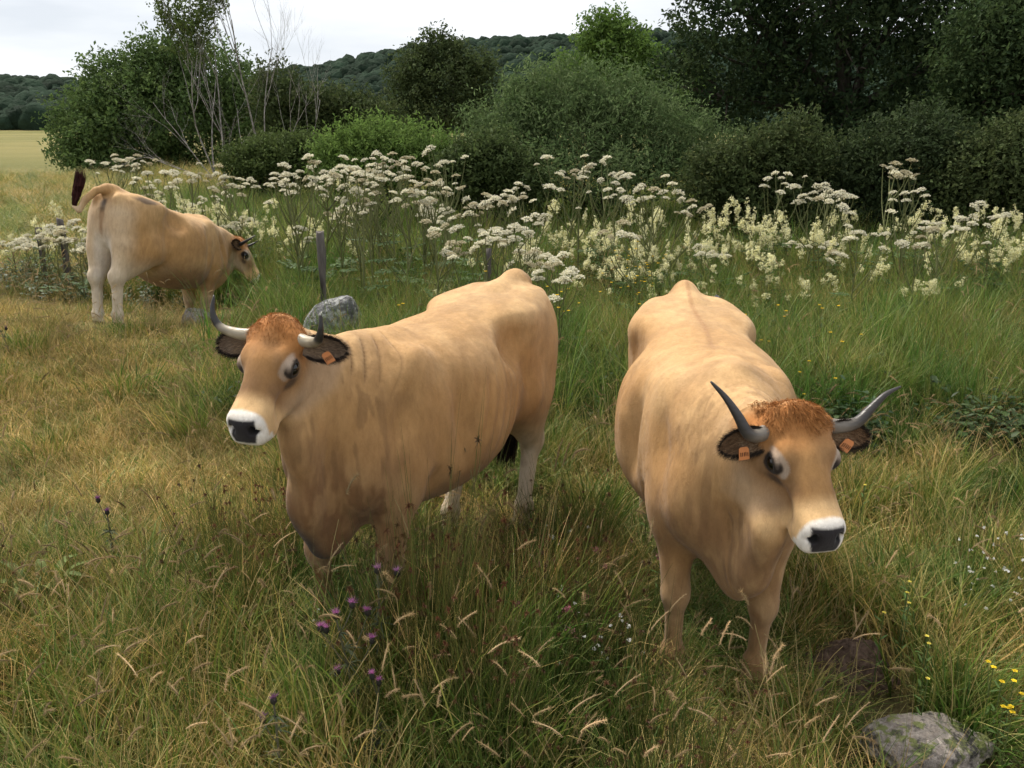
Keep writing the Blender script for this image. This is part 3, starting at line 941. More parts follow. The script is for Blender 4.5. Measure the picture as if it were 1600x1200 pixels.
COWS = [build_cow(COW_A), build_cow(COW_B), build_cow(COW_C)]

# ------------------------------------------------------------------ ground
def seg_dist(x, y, a, b):
    a, b = np.asarray(a, float), np.asarray(b, float); d = b - a
    t = np.clip(((x - a[0]) * d[0] + (y - a[1]) * d[1]) / d.dot(d), 0, 1)
    return np.hypot(x - a[0] - t * d[0], y - a[1] - t * d[1])

def gz(x, y):
    x = np.asarray(x, float); y = np.asarray(y, float)
    t = (x + 4.30) * .38 + (y - 8.15) * .925
    z = .28 * sstep(5.0, 8.0, y) * sstep(-1.6, -3.6, x) * (1 - sstep(.0, 1.45, t))
    z = z + .30 * sstep(9, 40, y)
    sd = seg_dist(x, y, (-.75, 2.9), (0., 4.3))
    z = z + .11 * sstep(1.55, .60, sd)
    P = np.stack([x * .9, y * .9, 0 * x], -1).reshape(-1, 3)
    z = z + .05 * (fbm(P, 2, 5).reshape(x.shape) - .5) * sstep(1.5, 2.5, y)
    return z

def hill_z(x, y):
    """wooded ridges far behind"""
    x = np.asarray(x, float); y = np.asarray(y, float)
    a = x / np.maximum(y, 1)                       # tangent of the bearing
    # ridge height as an elevation tangent at its distance
    left = .026 * sstep(-.42, -.52, a) + .014 * sstep(-.30, -.42, a)
    right = np.interp(a, [-.45, -.33, -.26, -.20, -.165, -.10, -.02, .06, .2, .6, 1.2], [.0, .036, .054, .060, .068, .078, .086, .090, .092, .085, .07])
    z = right * .93 * 470 * sstep(230, 470, y) + left * 420 * sstep(200, 420, y)
    P = np.stack([x / 60, y / 60, 0 * x], -1).reshape(-1, 3)
    return z * (.94 + .14 * fbm(P, 3, 9).reshape(x.shape))

def grid_sheet(xs, ys, zf):
    X, Y = np.meshgrid(xs, ys, indexing='ij')
    Z = zf(X, Y)
    V = np.stack([X, Y, Z], -1).reshape(-1, 3)
    nx, ny = len(xs), len(ys)
    i = np.arange(nx - 1)[:, None] * ny; j = np.arange(ny - 1)[None]
    F = np.stack([i + j, i + ny + j, i + ny + j + 1, i + j + 1], -1).reshape(-1, 4)
    return V, F

def geo(a, b, n, p=2.2):
    return a + (b - a) * np.linspace(0, 1, n) ** p

M_GROUND, N_, L_, b_ = mat_new('meadow_soil', .95, .1)
nz, rp = noise_col(N_, L_, 1.6, (.045, .048, .018), (.15, .12, .052), 9, coord='Object')
nz2, rp2 = noise_col(N_, L_, .035, (.13, .135, .045), (.25, .215, .085), 7, coord='Object')
geo_n = N_.new('ShaderNodeNewGeometry'); sx_ = N_.new('ShaderNodeSeparateXYZ')
L_.new(geo_n.outputs['Position'], sx_.inputs[0])
mr = N_.new('ShaderNodeMapRange'); mr.inputs[1].default_value = 12; mr.inputs[2].default_value = 30
L_.new(sx_.outputs['Y'], mr.inputs[0])
mx = N_.new('ShaderNodeMixRGB'); L_.new(mr.outputs[0], mx.inputs['Fac']); L_.new(rp.outputs['Color'], mx.inputs['Color1']); L_.new(rp2.outputs['Color'], mx.inputs['Color2'])
L_.new(mx.outputs['Color'], b_.inputs['Base Color'])
nz3, rp3 = noise_col(N_, L_, 14, (0, 0, 0), (1, 1, 1), 6)
add_bump(N_, L_, b_, rp3.outputs['Color'], .8, .04)

xs = np.unique(np.concatenate([-geo(0, 900, 90)[::-1], np.linspace(-7, 7, 100), geo(0, 900, 90)]))
ys = np.unique(np.concatenate([np.linspace(-30, 0, 8), np.linspace(0, 16, 100), geo(16, 900, 90)]))
V, F = grid_sheet(xs, ys, lambda X, Y: gz(X, Y) + hill_z(X, Y))
ground = mesh_obj('ground', np_mesh('ground', V, F), M_GROUND)
tag(ground, kind='structure')

# gravel path at the photographer's feet
M_PATH, N_, L_, b_ = mat_new('path_gravel', .95, .15)
nz, rp = noise_col(N_, L_, 45, (.16, .13, .11), (.36, .31, .27), 6)
L_.new(rp.outputs['Color'], b_.inputs['Base Color'])
add_bump(N_, L_, b_, nz.outputs['Fac'], .9, .02)
pa = []
edge = [(-1.2, .35), (-.2, .75), (.6, 1.15), (1.25, 1.75), (1.70, 2.30), (2.10, 2.60), (2.8, 2.95), (3.6, 3.3), (4.6, 3.75)]
E = catmull(np.array(edge), 60)
E[:, 0] += .05 * (fbm(np.c_[E * 5, E[:, 0] * 0], 2, 3) - .5)
Vp = []
for k in range(60):
    a = E[k]; b = a + np.array([1.1, -1.6])
    for t in np.linspace(0, 1, 8):
        q = a + (b - a) * t
        Vp.append((q[0], q[1], float(gz(q[0], q[1])) + .006 + .012 * math.sin(math.pi * min(1, t * 3) / 2)))
i = np.arange(59)[:, None] * 8; j = np.arange(7)[None]
Fp = np.stack([i + j, i + j + 1, i + 8 + j + 1, i + 8 + j], -1).reshape(-1, 4)
path = mesh_obj('path', np_mesh('path', Vp, Fp[:, ::-1]), M_PATH)
tag(path, kind='structure')

# ------------------------------------------------------------------ scattering (stuff): points made here, placed by geometry nodes
LIB = {}
def proto_collection(name, meshes, mat):
    c = bpy.data.collections.new(name)
    for k, me in enumerate(meshes):
        if len(me.materials) == 0:
            me.materials.append(mat)
        o = bpy.data.objects.new('%s_%02d' % (name, k), me)
        c.objects.link(o)
    LIB[name] = c
    return c

def scatter(name, P, rot, scl, pick, coll, label, cat):
    """one stuff object: instances of the collection's meshes on points"""
    n = len(P)
    me = bpy.data.meshes.new(name)
    me.vertices.add(n)
    me.vertices.foreach_set('co', np.asarray(P, np.float32).ravel())
    a = me.attributes.new('rot', 'FLOAT_VECTOR', 'POINT'); a.data.foreach_set('vector', np.asarray(rot, np.float32).ravel())
    a = me.attributes.new('scl', 'FLOAT_VECTOR', 'POINT'); a.data.foreach_set('vector', np.asarray(scl, np.float32).ravel())
    a = me.attributes.new('pick', 'INT', 'POINT'); a.data.foreach_set('value', np.asarray(pick, np.int32))
    o = bpy.data.objects.new(name, me)
    COL.objects.link(o)
    ng = bpy.data.node_groups.new(name + '_scatter', 'GeometryNodeTree')
    ng.interface.new_socket('Geometry', in_out='INPUT', socket_type='NodeSocketGeometry')
    ng.interface.new_socket('Geometry', in_out='OUTPUT', socket_type='NodeSocketGeometry')
    N, L = ng.nodes, ng.links
    gi, go = N.new('NodeGroupInput'), N.new('NodeGroupOutput')
    m2p = N.new('GeometryNodeMeshToPoints')
    iop = N.new('GeometryNodeInstanceOnPoints')
    ci = N.new('GeometryNodeCollectionInfo')
    ci.inputs['Collection'].default_value = coll
    ci.inputs['Separate Children'].default_value = True
    ci.inputs['Reset Children'].default_value = True
    def na(nm, tp):
        q = N.new('GeometryNodeInputNamedAttribute'); q.data_type = tp; q.inputs['Name'].default_value = nm
        return q.outputs[0]
    L.new(gi.outputs[0], m2p.inputs['Mesh'])
    L.new(m2p.outputs[0], iop.inputs['Points'])
    L.new(ci.outputs[0], iop.inputs['Instance'])
    iop.inputs['Pick Instance'].default_value = True
    L.new(na('pick', 'INT'), iop.inputs['Instance Index'])
    e2r = N.new('FunctionNodeEulerToRotation')
    L.new(na('rot', 'FLOAT_VECTOR'), e2r.inputs[0])
    L.new(e2r.outputs[0], iop.inputs['Rotation'])
    L.new(na('scl', 'FLOAT_VECTOR'), iop.inputs['Scale'])
    L.new(iop.outputs[0], go.inputs[0])
    md = o.modifiers.new('scatter', 'NODES')
    md.node_group = ng
    tag(o, label, cat, kind='stuff')
    return o

def leaf_material(name, transl=.25, rough=.6, spec=.25, hv=.25, patch=None):
    """vertex colour x per-instance value x broad patches in the meadow"""
    m, N, L, b = mat_new(name, rough, spec)
    at = N.new('ShaderNodeAttribute'); at.attribute_name = 'col'
    oi = N.new('ShaderNodeObjectInfo')
    mr = N.new('ShaderNodeMapRange'); mr.inputs[3].default_value = 1 - hv; mr.inputs[4].default_value = 1 + hv
    L.new(oi.outputs['Random'], mr.inputs[0])
    mu = N.new('ShaderNodeMixRGB'); mu.blend_type = 'MULTIPLY'; mu.inputs['Fac'].default_value = 1
    L.new(at.outputs['Color'], mu.inputs['Color1']); L.new(mr.outputs[0], mu.inputs['Color2'])
    out = mu.outputs['Color']
    if patch:
        g = N.new('ShaderNodeNewGeometry')
        nz = N.new('ShaderNodeTexNoise'); nz.inputs['Scale'].default_value = patch[0]; nz.inputs['Detail'].default_value = 4
        L.new(g.outputs['Position'], nz.inputs['Vector'])
        rp = N.new('ShaderNodeValToRGB')
        rp.color_ramp.elements[0].position = .38; rp.color_ramp.elements[1].position = .62
        rp.color_ramp.elements[0].color = (*patch[1], 1); rp.color_ramp.elements[1].color = (*patch[2], 1)
        L.new(nz.outputs['Fac'], rp.inputs['Fac'])
        m2 = N.new('ShaderNodeMixRGB'); m2.blend_type = 'MULTIPLY'; m2.inputs['Fac'].default_value = 1
        L.new(out, m2.inputs['Color1']); L.new(rp.outputs['Color'], m2.inputs['Color2'])
        out = m2.outputs['Color']
    L.new(out, b.inputs['Base Color'])
    if transl:
        tr = N.new('ShaderNodeBsdfTranslucent'); L.new(out, tr.inputs['Color'])
        mx = N.new('ShaderNodeMixShader'); mx.inputs[0].default_value = transl
        L.new(b.outputs[0], mx.inputs[1]); L.new(tr.outputs[0], mx.inputs[2])
        L.new(mx.outputs[0], N['Material Output'].inputs['Surface'])
    return m

def blades(n, spread, h, w, lean, curl, cols, r, seg=4, tipcol=None):
    """a clump of n grass blades as (V, F, C)"""
    ang = r.uniform(0, 2 * np.pi, n)
    rad = spread * np.sqrt(r.uniform(0, 1, n))
    base = np.stack([rad * np.cos(ang), rad * np.sin(ang), np.full(n, -.01)], 1)
    az = ang + r.normal(0, 1.1, n)
    d = np.stack([np.cos(az), np.sin(az)], 1)
    H = r.uniform(h[0], h[1], n)
    ln = r.uniform(lean[0], lean[1], n)
    cu = r.uniform(curl[0], curl[1], n)
    W = r.uniform(w[0], w[1], n)
    faz = r.uniform(0, 2 * np.pi, n)
    sd = np.stack([np.cos(faz), np.sin(faz), 0 * faz], 1)
    ci = r.integers(0, len(cols), n)
    c = np.asarray(cols)[ci] * r.uniform(.7, 1.3, (n, 1))
    V, C = [], []
    th = ln.copy()
    pos = base.copy()
    st = H / seg
    for k in range(seg + 1):
        t = k / seg
        wd = W * (1 - t ** 1.6) + .0003
        V += [pos - sd * wd[:, None], pos + sd * wd[:, None]]
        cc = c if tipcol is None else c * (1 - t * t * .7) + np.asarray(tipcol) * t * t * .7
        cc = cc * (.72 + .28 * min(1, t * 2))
        C += [cc, cc]
        pos = pos + np.stack([d[:, 0] * np.sin(th), d[:, 1] * np.sin(th), np.cos(th)], 1) * st[:, None]
        th = th + cu / seg * (1 + t)
    V = np.stack(V, 1).reshape(-1, 3); C = np.stack(C, 1).reshape(-1, 3)
    b = np.arange(n)[:, None] * (2 * (seg + 1))
    F = np.concatenate([b + np.array([2 * k, 2 * k + 1, 2 * k + 3, 2 * k + 2])[None] for k in range(seg)])
    return V, F, C

def seed_stalk(A, h, lean, az, r, headlen=.10, headr=.005, base=(0, 0), scol=(.42, .34, .16), hcol=(.42, .31, .17), arch=1.0, feather=26):
    """one flowering grass stalk with an arching plume added to accumulator A (stem) ; returns the plume accumulators"""
    n = 9
    th, pos, pts = lean, np.array([base[0], base[1], -.01]), []
    d = np.array([math.cos(az), math.sin(az)])
    for k in range(n):
        pts.append(pos.copy())
        th += (.10 + .30 * (k / n) ** 2) * arch * .6
        pos = pos + np.array([d[0] * math.sin(th), d[1] * math.sin(th), math.cos(th)]) * h / n
    V, F = tube(pts, np.linspace(.0021, .0014, n), 4, False)
    A.add(V, F, scol)
    hp, hd = [pos.copy()], []
    m = 7
    for k in range(m):
        th += .16 * arch
        pos = pos + np.array([d[0] * math.sin(th), d[1] * math.sin(th), math.cos(th)]) * headlen / m
        hp.append(pos.copy())
    hp = np.array(hp)
    B = Acc()
    prof = headr * np.sin(np.linspace(.12, .98, m + 1) * math.pi) ** .8 + .0005
    V, F = tube(hp, prof * .45, 5)
    B.add(V, F, np.array(hcol) * .9)
    feather *= 2
    k = r.integers(0, m, feather * 2)
    f = r.uniform(0, 1, feather * 2)[:, None]
    rt = hp[k] * (1 - f) + hp[np.minimum(k + 1, m)] * f
    T = unit(hp[-1] - hp[0])
    Vs, Fs, Cs = strands(rt, T[None] * .8 + r.normal(size=(feather * 2, 3)) * .45, headr * 2.6, headr * .13, np.array(hcol) * 1.1, bend_amt=.1, seg=2, r=r)
    B.add(Vs, Fs, Cs)
    return B

M_GRASS = leaf_material('grass_blades', .28, .55, .3, .25, (1.5, (.55, .78, .60), (1.22, 1.06, 1.0)))
M_DRY = leaf_material('dry_grass', .25, .7, .2, .25, (1.7, (.55, .55, .50), (1.2, 1.15, 1.1)))
M_FLOWER = leaf_material('petals', .45, .7, .2, .12)

GREEN = [(.115, .180, .030), (.150, .205, .040), (.080, .140, .026), (.21, .225, .050), (.29, .255, .085)]
BRIGHT = [(.15, .225, .045), (.115, .185, .036), (.20, .26, .06), (.14, .18, .045), (.26, .26, .09)]
OLIVE = [(.31, .28, .075), (.40, .33, .10), (.23, .26, .058), (.48, .37, .14), (.17, .225, .046)]
STRAW = [(.66, .48, .215), (.56, .41, .17), (.74, .57, .28), (.45, .335, .135), (.36, .30, .105)]
RUSHC = [(.055, .105, .022), (.07, .12, .026), (.09, .135, .03), (.13, .14, .04)]
r = np.random.default_rng(21)
def clumps(k, fn):
    out = []
    for i in range(k):
        A = Acc(); fn(A); out.append(A.mesh('clump'))
    return out
def c_green(A):
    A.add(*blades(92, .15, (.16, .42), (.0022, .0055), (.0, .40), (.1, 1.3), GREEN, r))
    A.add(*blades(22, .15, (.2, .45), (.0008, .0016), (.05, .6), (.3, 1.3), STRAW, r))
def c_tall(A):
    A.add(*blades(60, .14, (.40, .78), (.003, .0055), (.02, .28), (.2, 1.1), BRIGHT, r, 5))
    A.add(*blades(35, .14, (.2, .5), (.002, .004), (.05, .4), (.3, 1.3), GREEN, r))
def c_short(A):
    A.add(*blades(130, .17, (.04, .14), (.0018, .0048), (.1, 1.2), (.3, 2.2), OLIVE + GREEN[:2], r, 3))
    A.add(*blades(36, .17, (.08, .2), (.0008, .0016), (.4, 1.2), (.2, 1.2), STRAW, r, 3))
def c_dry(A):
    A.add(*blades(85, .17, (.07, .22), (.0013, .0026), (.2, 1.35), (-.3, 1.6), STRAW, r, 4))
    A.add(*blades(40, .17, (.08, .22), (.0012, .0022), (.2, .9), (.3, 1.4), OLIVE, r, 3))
def c_rush(A):
    V, F, C = blades(60, .10, (.34, .66), (.0014, .0024), (.0, .30), (.0, .35), RUSHC, r, 4, tipcol=(.13, .085, .035))
    A.add(V, F, C)
    for q in range(13):                         # brown flower clusters near the tips
        b = r.integers(0, 60); v = V.reshape(60, -1, 3)[b]
        c0 = v[6] * .6 + v[8] * .4
        n = 22
        Vs, Fs, Cs = strands(np.repeat(c0[None], n, 0), r.normal(size=(n, 3)) + (0, 0, .5), .016, .0022, np.array([.13, .060, .030]), seg=2, r=r)
        A.add(Vs, Fs, Cs)
def c_mid(A):
    A.add(*blades(60, .15, (.22, .54), (.0018, .0046), (.05, .5), (.2, 1.3), OLIVE + GREEN, r, 4))
    A.add(*blades(40, .15, (.3, .6), (.0007, .0013), (.05, .6), (.2, 1.0), STRAW, r, 4))
def c_seed(A):
    for q in range(5):
        B = seed_stalk(A, r.uniform(.42, .75), r.uniform(.02, .3), r.uniform(0, 6.28), r, r.uniform(.06, .11), r.uniform(.004, .007), base=r.normal(0, .05, 2),
                       hcol=np.array([.38, .28, .15]) * r.uniform(.7, 1.15), arch=r.uniform(.2, .9))
        A.V += B.V; A.C += B.C
        A.F3 += [f + A.n for f in B.F3]; A.F4 += [f + A.n for f in B.F4]; A.n += B.n
def leaf_quad(A, c, d, up, L, W, col):
    d = unit(d); s = unit(np.cross(d, up)); n = np.cross(s, d)
    V = [c, c + d * L * .35 + s * W * .5 + n * W * .12, c + d * L * .75 + s * W * .36 + n * W * .1, c + d * L - n * L * .08, c + d * L * .75 - s * W * .36 + n * W * .1, c + d * L * .35 - s * W * .5 + n * W * .12, c + d * L * .5 ]
    A.add(V, [[0, 1, 6], [1, 2, 6], [2, 3, 6], [3, 4, 6], [4, 5, 6], [5, 0, 6]], np.asarray(col) * r.uniform(.7, 1.3))
def c_leafy(A):
    for q in range(9):
        az = r.uniform(0, 6.28); h = r.uniform(.12, .36); b = r.normal(0, .07, 2)
        tip = np.array([b[0] + math.cos(az) * h * .35, b[1] + math.sin(az) * h * .35, h])
        V, F = tube([(b[0], b[1], 0), tip * .6 + np.array([b[0], b[1], 0]) * .4, tip], [.002, .0016, .001], 4, False); A.add(V, F, (.08, .08, .03))
        for k in range(7):
            t = r.uniform(.3, 1)
            c = np.array([b[0], b[1], 0]) * (1 - t) + tip * t
            a2 = r.uniform(0, 6.28)
            leaf_quad(A, c, np.array([math.cos(a2), math.sin(a2), r.uniform(-.2, .5)]), np.array([0, 0, 1.0]), r.uniform(.035, .07), r.uniform(.022, .04), (.034, .066, .017))
PROTO = {
    'green': proto_collection('green_clump', clumps(6, c_green), M_GRASS),
    'tall': proto_collection('tall_clump', clumps(5, c_tall), M_GRASS),
    'short': proto_collection('short_clump', clumps(6, c_short), M_GRASS),
    'dry': proto_collection('dry_clump', clumps(6, c_dry), M_DRY),
    'rush': proto_collection('rush_clump', clumps(6, c_rush), M_GRASS),
    'mid': proto_collection('mid_clump', clumps(6, c_mid), M_GRASS),
    'seed': proto_collection('seed_clump', clumps(7, c_seed), M_DRY),
    'leafy': proto_collection('leafy_clump', clumps(5, c_leafy), M_GRASS),
}

# density of each kind of growth at a place in the meadow
def cow_under(x, y):
    m = np.zeros_like(x)
    for p in (COW_A, COW_B, COW_C):
        h = unit(np.array(p['heading'])); l = np.array(p['loc'][:2])
        m = np.maximum(m, sstep(.55, .25, seg_dist(x, y, l - h * .75, l + h * (.70 if p is not COW_C else 1.7))) * (1 if p is not COW_C else 1.4))
    return m

def zones(x, y):
    left = sstep(-.9, -1.6, x + .10 * (y - 4)) * sstep(3.6, 4.4, y) * sstep(12.5, 10.0, y)       # grazed, straw coloured
    near = sstep(4.3, 3.7, y)
    rightw = sstep(.9, 1.8, x - .1 * (y - 4))
    bank = rightw * sstep(4.8, 5.1, y) * sstep(6.0, 5.5, y)                                     # brambly shade below the tall grass
    far = sstep(9.5, 11.5, y)
    tallr = sstep(-2.6, -1.5, x + .18 * (y - 6)) * sstep(5.4, 6.0, y) * (1 - far)
    behind = sstep(4.0, 4.8, y) * (1 - left) * (1 - bank) * (1 - tallr * .8)
    return left, near, rightw, bank, far, tallr, behind

def sample(n_per_m2, y0, y1, fn, seed, margin=1.22):
    """jittered points over the view wedge between distances y0 and y1, kept with probability fn(x, y)"""
    rr = np.random.default_rng(seed)
    X, Y = [], []
    yb = y0
    while yb < y1:
        ye = min(y1, yb * 1.25 + .2)
        hw = (ye * .955 + .67) * .615 * margin + .3
        n = int(n_per_m2 * (ye - yb) * 2 * hw)
        X.append(rr.uniform(-hw, hw, n)); Y.append(rr.uniform(yb, ye, n))
        yb = ye
    x, y = np.concatenate(X), np.concatenate(Y)
    k = rr.uniform(0, 1, len(x)) < fn(x, y)
    return x[k], y[k], rr

STONES_XY = [(1.56, 2.60, .20), (1.47, 3.08, .20)]
def path_gap(x, y):
    return y - np.interp(x, E[:, 0], E[:, 1])
OPEN_SPOTS = [(1.46, 2.28, .36), (1.30, 2.45, .18), (1.62, 2.42, .24), (1.36, 2.74, .20), (1.42, 2.90, .21), (1.47, 3.04, .23)]
def tall_ok(x, y):
    m = sstep(.10, .32, path_gap(x, y))
    for (a, b, q) in OPEN_SPOTS:
        m = m * sstep(q * .75, q, np.hypot(x - a, y - b))
    return m
def clear_of(x, y):
    m = np.ones_like(x)
    for (a, b, q) in STONES_XY:
        m *= np.hypot(x - a, y - b) > q
    ed = np.interp(x, E[:, 0], E[:, 1])
    m *= (y > ed + .02)
    return m

def lay(name, kind, n_m2, y0, y1, fn, seed, s=(.8, 1.25), hfac=None, label='', cat='grass', tilt=.12):
    x, y, rr = sample(n_m2, y0, y1, lambda a, b: fn(a, b) * clear_of(a, b) * (1 if kind == 'short' else tall_ok(a, b)), seed)
    n = len(x)
    z = gz(x, y)
    sc = rr.uniform(s[0], s[1], n)
    hz = sc * rr.uniform(.8, 1.2, n)
    if hfac is not None:
        hz = hz * hfac(x, y)
    rot = np.stack([rr.normal(0, tilt, n), rr.normal(0, tilt, n), rr.uniform(0, 6.283, n)], 1)
    coll = PROTO[kind]
    return scatter(name, np.stack([x, y, z], 1), rot, np.stack([sc, sc, hz], 1), rr.integers(0, len(coll.objects), n), coll, label, cat)

def patch(x, y, f, seed):
    return fbm(np.stack([x * f, y * f, 0 * x], 1), 3, seed)

def low_under(x, y):
    g = 1 - .45 * cow_under(x, y)
    return g * (1 + 1.0 * np.exp(-((x + .45) ** 2 / .35 + (y - 2.80) ** 2 / .12))) * (1 + .25 * sstep(6.3, 7.0, y) * sstep(-2.8, -1.8, x))
def z_of(k):
    return lambda x, y: zones(x, y)[k]
lay('grazed_grass', 'short', 56, 1.6, 14, lambda x, y: .35 + .65 * zones(x, y)[0], 101, (.8, 1.4), low_under, 'short olive grass covering the grazed part of the pasture')
lay('dry_grass', 'dry', 78, 1.8, 13, lambda x, y: np.clip(zones(x, y)[0] * sstep(.36, .60, patch(x, y, .9, 3)) * 1.0 + .10 * zones(x, y)[1] + .06, 0, 1), 102, (.8, 1.3), low_under, 'straw coloured dry grass lying over the grazed pasture')
lay('meadow_grass', 'green', 62, 1.5, 9.5, lambda x, y: np.clip((.55 * zones(x, y)[1] + .50 * zones(x, y)[6] + .3 * zones(x, y)[3]) + .15 * zones(x, y)[0] * sstep(.5, .65, patch(x, y, 1.4, 8)), 0, 1), 103, (.7, 1.15), low_under, 'green meadow grass growing knee high around the cows')
lay('mixed_grass', 'mid', 48, 1.6, 12, lambda x, y: np.clip(.45 * zones(x, y)[1] + .75 * zones(x, y)[6] + .5 * zones(x, y)[5] + .25 * zones(x, y)[4], 0, 1) * (.5 + .8 * sstep(.4, .6, patch(x, y, .8, 5))), 104, (.7, 1.1), low_under, 'olive and straw mixed tall grass between the cows and the flowers')
lay('rush', 'rush', 38, 1.6, 4.6, lambda x, y: np.clip(zones(x, y)[1] * sstep(.32, .55, patch(x, y, 1.1, 15)) * sstep(1.1, .3, x), 0, 1), 105, (.75, 1.05), lambda x, y: low_under(x, y) * 1.0, 'dark green rushes with brown flower clusters', 'rush')
lay('tall_grass', 'tall', 42, 5.6, 11, lambda x, y: zones(x, y)[5] * (.45 + .55 * sstep(.35, .6, patch(x, y, 1.0, 51))), 106, (.8, 1.25), None, 'bright green tall grass below the white flowers')
lay('bank_leaves', 'leafy', 170, 4.2, 12, lambda x, y: np.clip(zones(x, y)[3] * 1.0 * sstep(.34, .56, patch(x, y, 1.4, 52)) + .10 * zones(x, y)[5] + .15 * zones(x, y)[4], 0, 1), 107, (.8, 1.4), None, 'dark leafy undergrowth on the bank behind the cow with dark horns', 'undergrowth')
lay('seeding_grass', 'seed', 26, 1.7, 11, lambda x, y: np.clip(.42 * zones(x, y)[1] + .45 * zones(x, y)[6] + .30 * zones(x, y)[0] * sstep(4.2, 5, y) + .3 * zones(x, y)[3], 0, 1), 108, (.7, 1.1), low_under, 'pale seed heads of grass standing above the meadow', 'grass', .2)
lay('hedge_foot_grass', 'tall', 14, 10.5, 21, lambda x, y: sstep(-.50, -.40, x / y) * .9, 110, (1.0, 1.5), None, 'green rank grass at the foot of the bushes')
lay('far_grass', 'mid', 10, 11, 34, lambda x, y: .8 + 0 * x, 109, (1.2, 1.9), lambda x, y: np.where(x < -.42 * y, .45, .8), 'rough grass in the field behind the flowers')

# ------------------------------------------------------------------ far hills: wood that reads as one mass
def blob_mesh(seed, sub=3):
    bm = bmesh.new()
    bmesh.ops.create_icosphere(bm, subdivisions=sub, radius=1.0)
    V = np.array([v.co[:] for v in bm.verts]); F = np.array([[v.index for v in f.verts] for f in bm.faces])
    bm.free()
    d = .72 + .55 * fbm(V * 2.2 + seed * 7, 3, seed) + .22 * (fbm(V * 6 + seed, 2, seed + 4) - .5)
    W = V * d[:, None] * np.array([1, 1, 1.05])
    c = np.array([.020, .035, .022]) * (.55 + .9 * fbm(V * 3 + 3, 2, seed + 9))[:, None]
    return np_mesh('wood_blob', W, F, True, c)
M_WOOD = leaf_material('far_foliage', 0, .9, .05, .38)
N_, L_ = M_WOOD.node_tree.nodes, M_WOOD.node_tree.links
nz, rp = noise_col(N_, L_, 3.2, (0, 0, 0), (1, 1, 1), 5)
add_bump(N_, L_, N_['Principled BSDF'], rp.outputs['Color'], 1.0, .35)
wood_c = proto_collection('wood_blob', [blob_mesh(k) for k in range(6)], M_WOOD)
rr = np.random.default_rng(31)
n = 15000
yy = np.sqrt(rr.uniform(150 ** 2, 640 ** 2, n)); aa = rr.uniform(-.95, .95, n); xx = aa * yy
zz = gz(xx, yy) + hill_z(xx, yy)
k = (hill_z(xx, yy) > .6) | (yy > 230)
xx, yy, zz = xx[k], yy[k], zz[k]
sc = rr.uniform(2.6, 5.2, len(xx))
scatter('hill_wood', np.stack([xx, yy, zz + sc * .35], 1), np.stack([rr.normal(0, .15, len(xx)), rr.normal(0, .15, len(xx)), rr.uniform(0, 6.28, len(xx))], 1),
        np.stack([sc, sc, sc * rr.uniform(.8, 1.15, len(xx))], 1), rr.integers(0, 6, len(xx)), wood_c, 'dark broadleaf wood covering the far hills', 'wood')

# ------------------------------------------------------------------ trees and bushes
M_LEAF = leaf_material('tree_leaves', .35, .7, .10, .0)
M_BARK, N_, L_, b_ = mat_new('bark', .9, .15)
nz, rp = noise_col(N_, L_, 9, (.035, .028, .020), (.10, .085, .065), 5, stretch=(1, 1, .25))
L_.new(rp.outputs['Color'], b_.inputs['Base Color']); add_bump(N_, L_, b_, nz.outputs['Fac'], .6, .03)
M_PALEBARK, N_, L_, b_ = mat_new('pale_bark', .85, .15)
nz, rp = noise_col(N_, L_, 14, (.11, .10, .088), (.38, .355, .325), 5, stretch=(1, 1, .5))
L_.new(rp.outputs['Color'], b_.inputs['Base Color']); add_bump(N_, L_, b_, nz.outputs['Fac'], .5, .02)

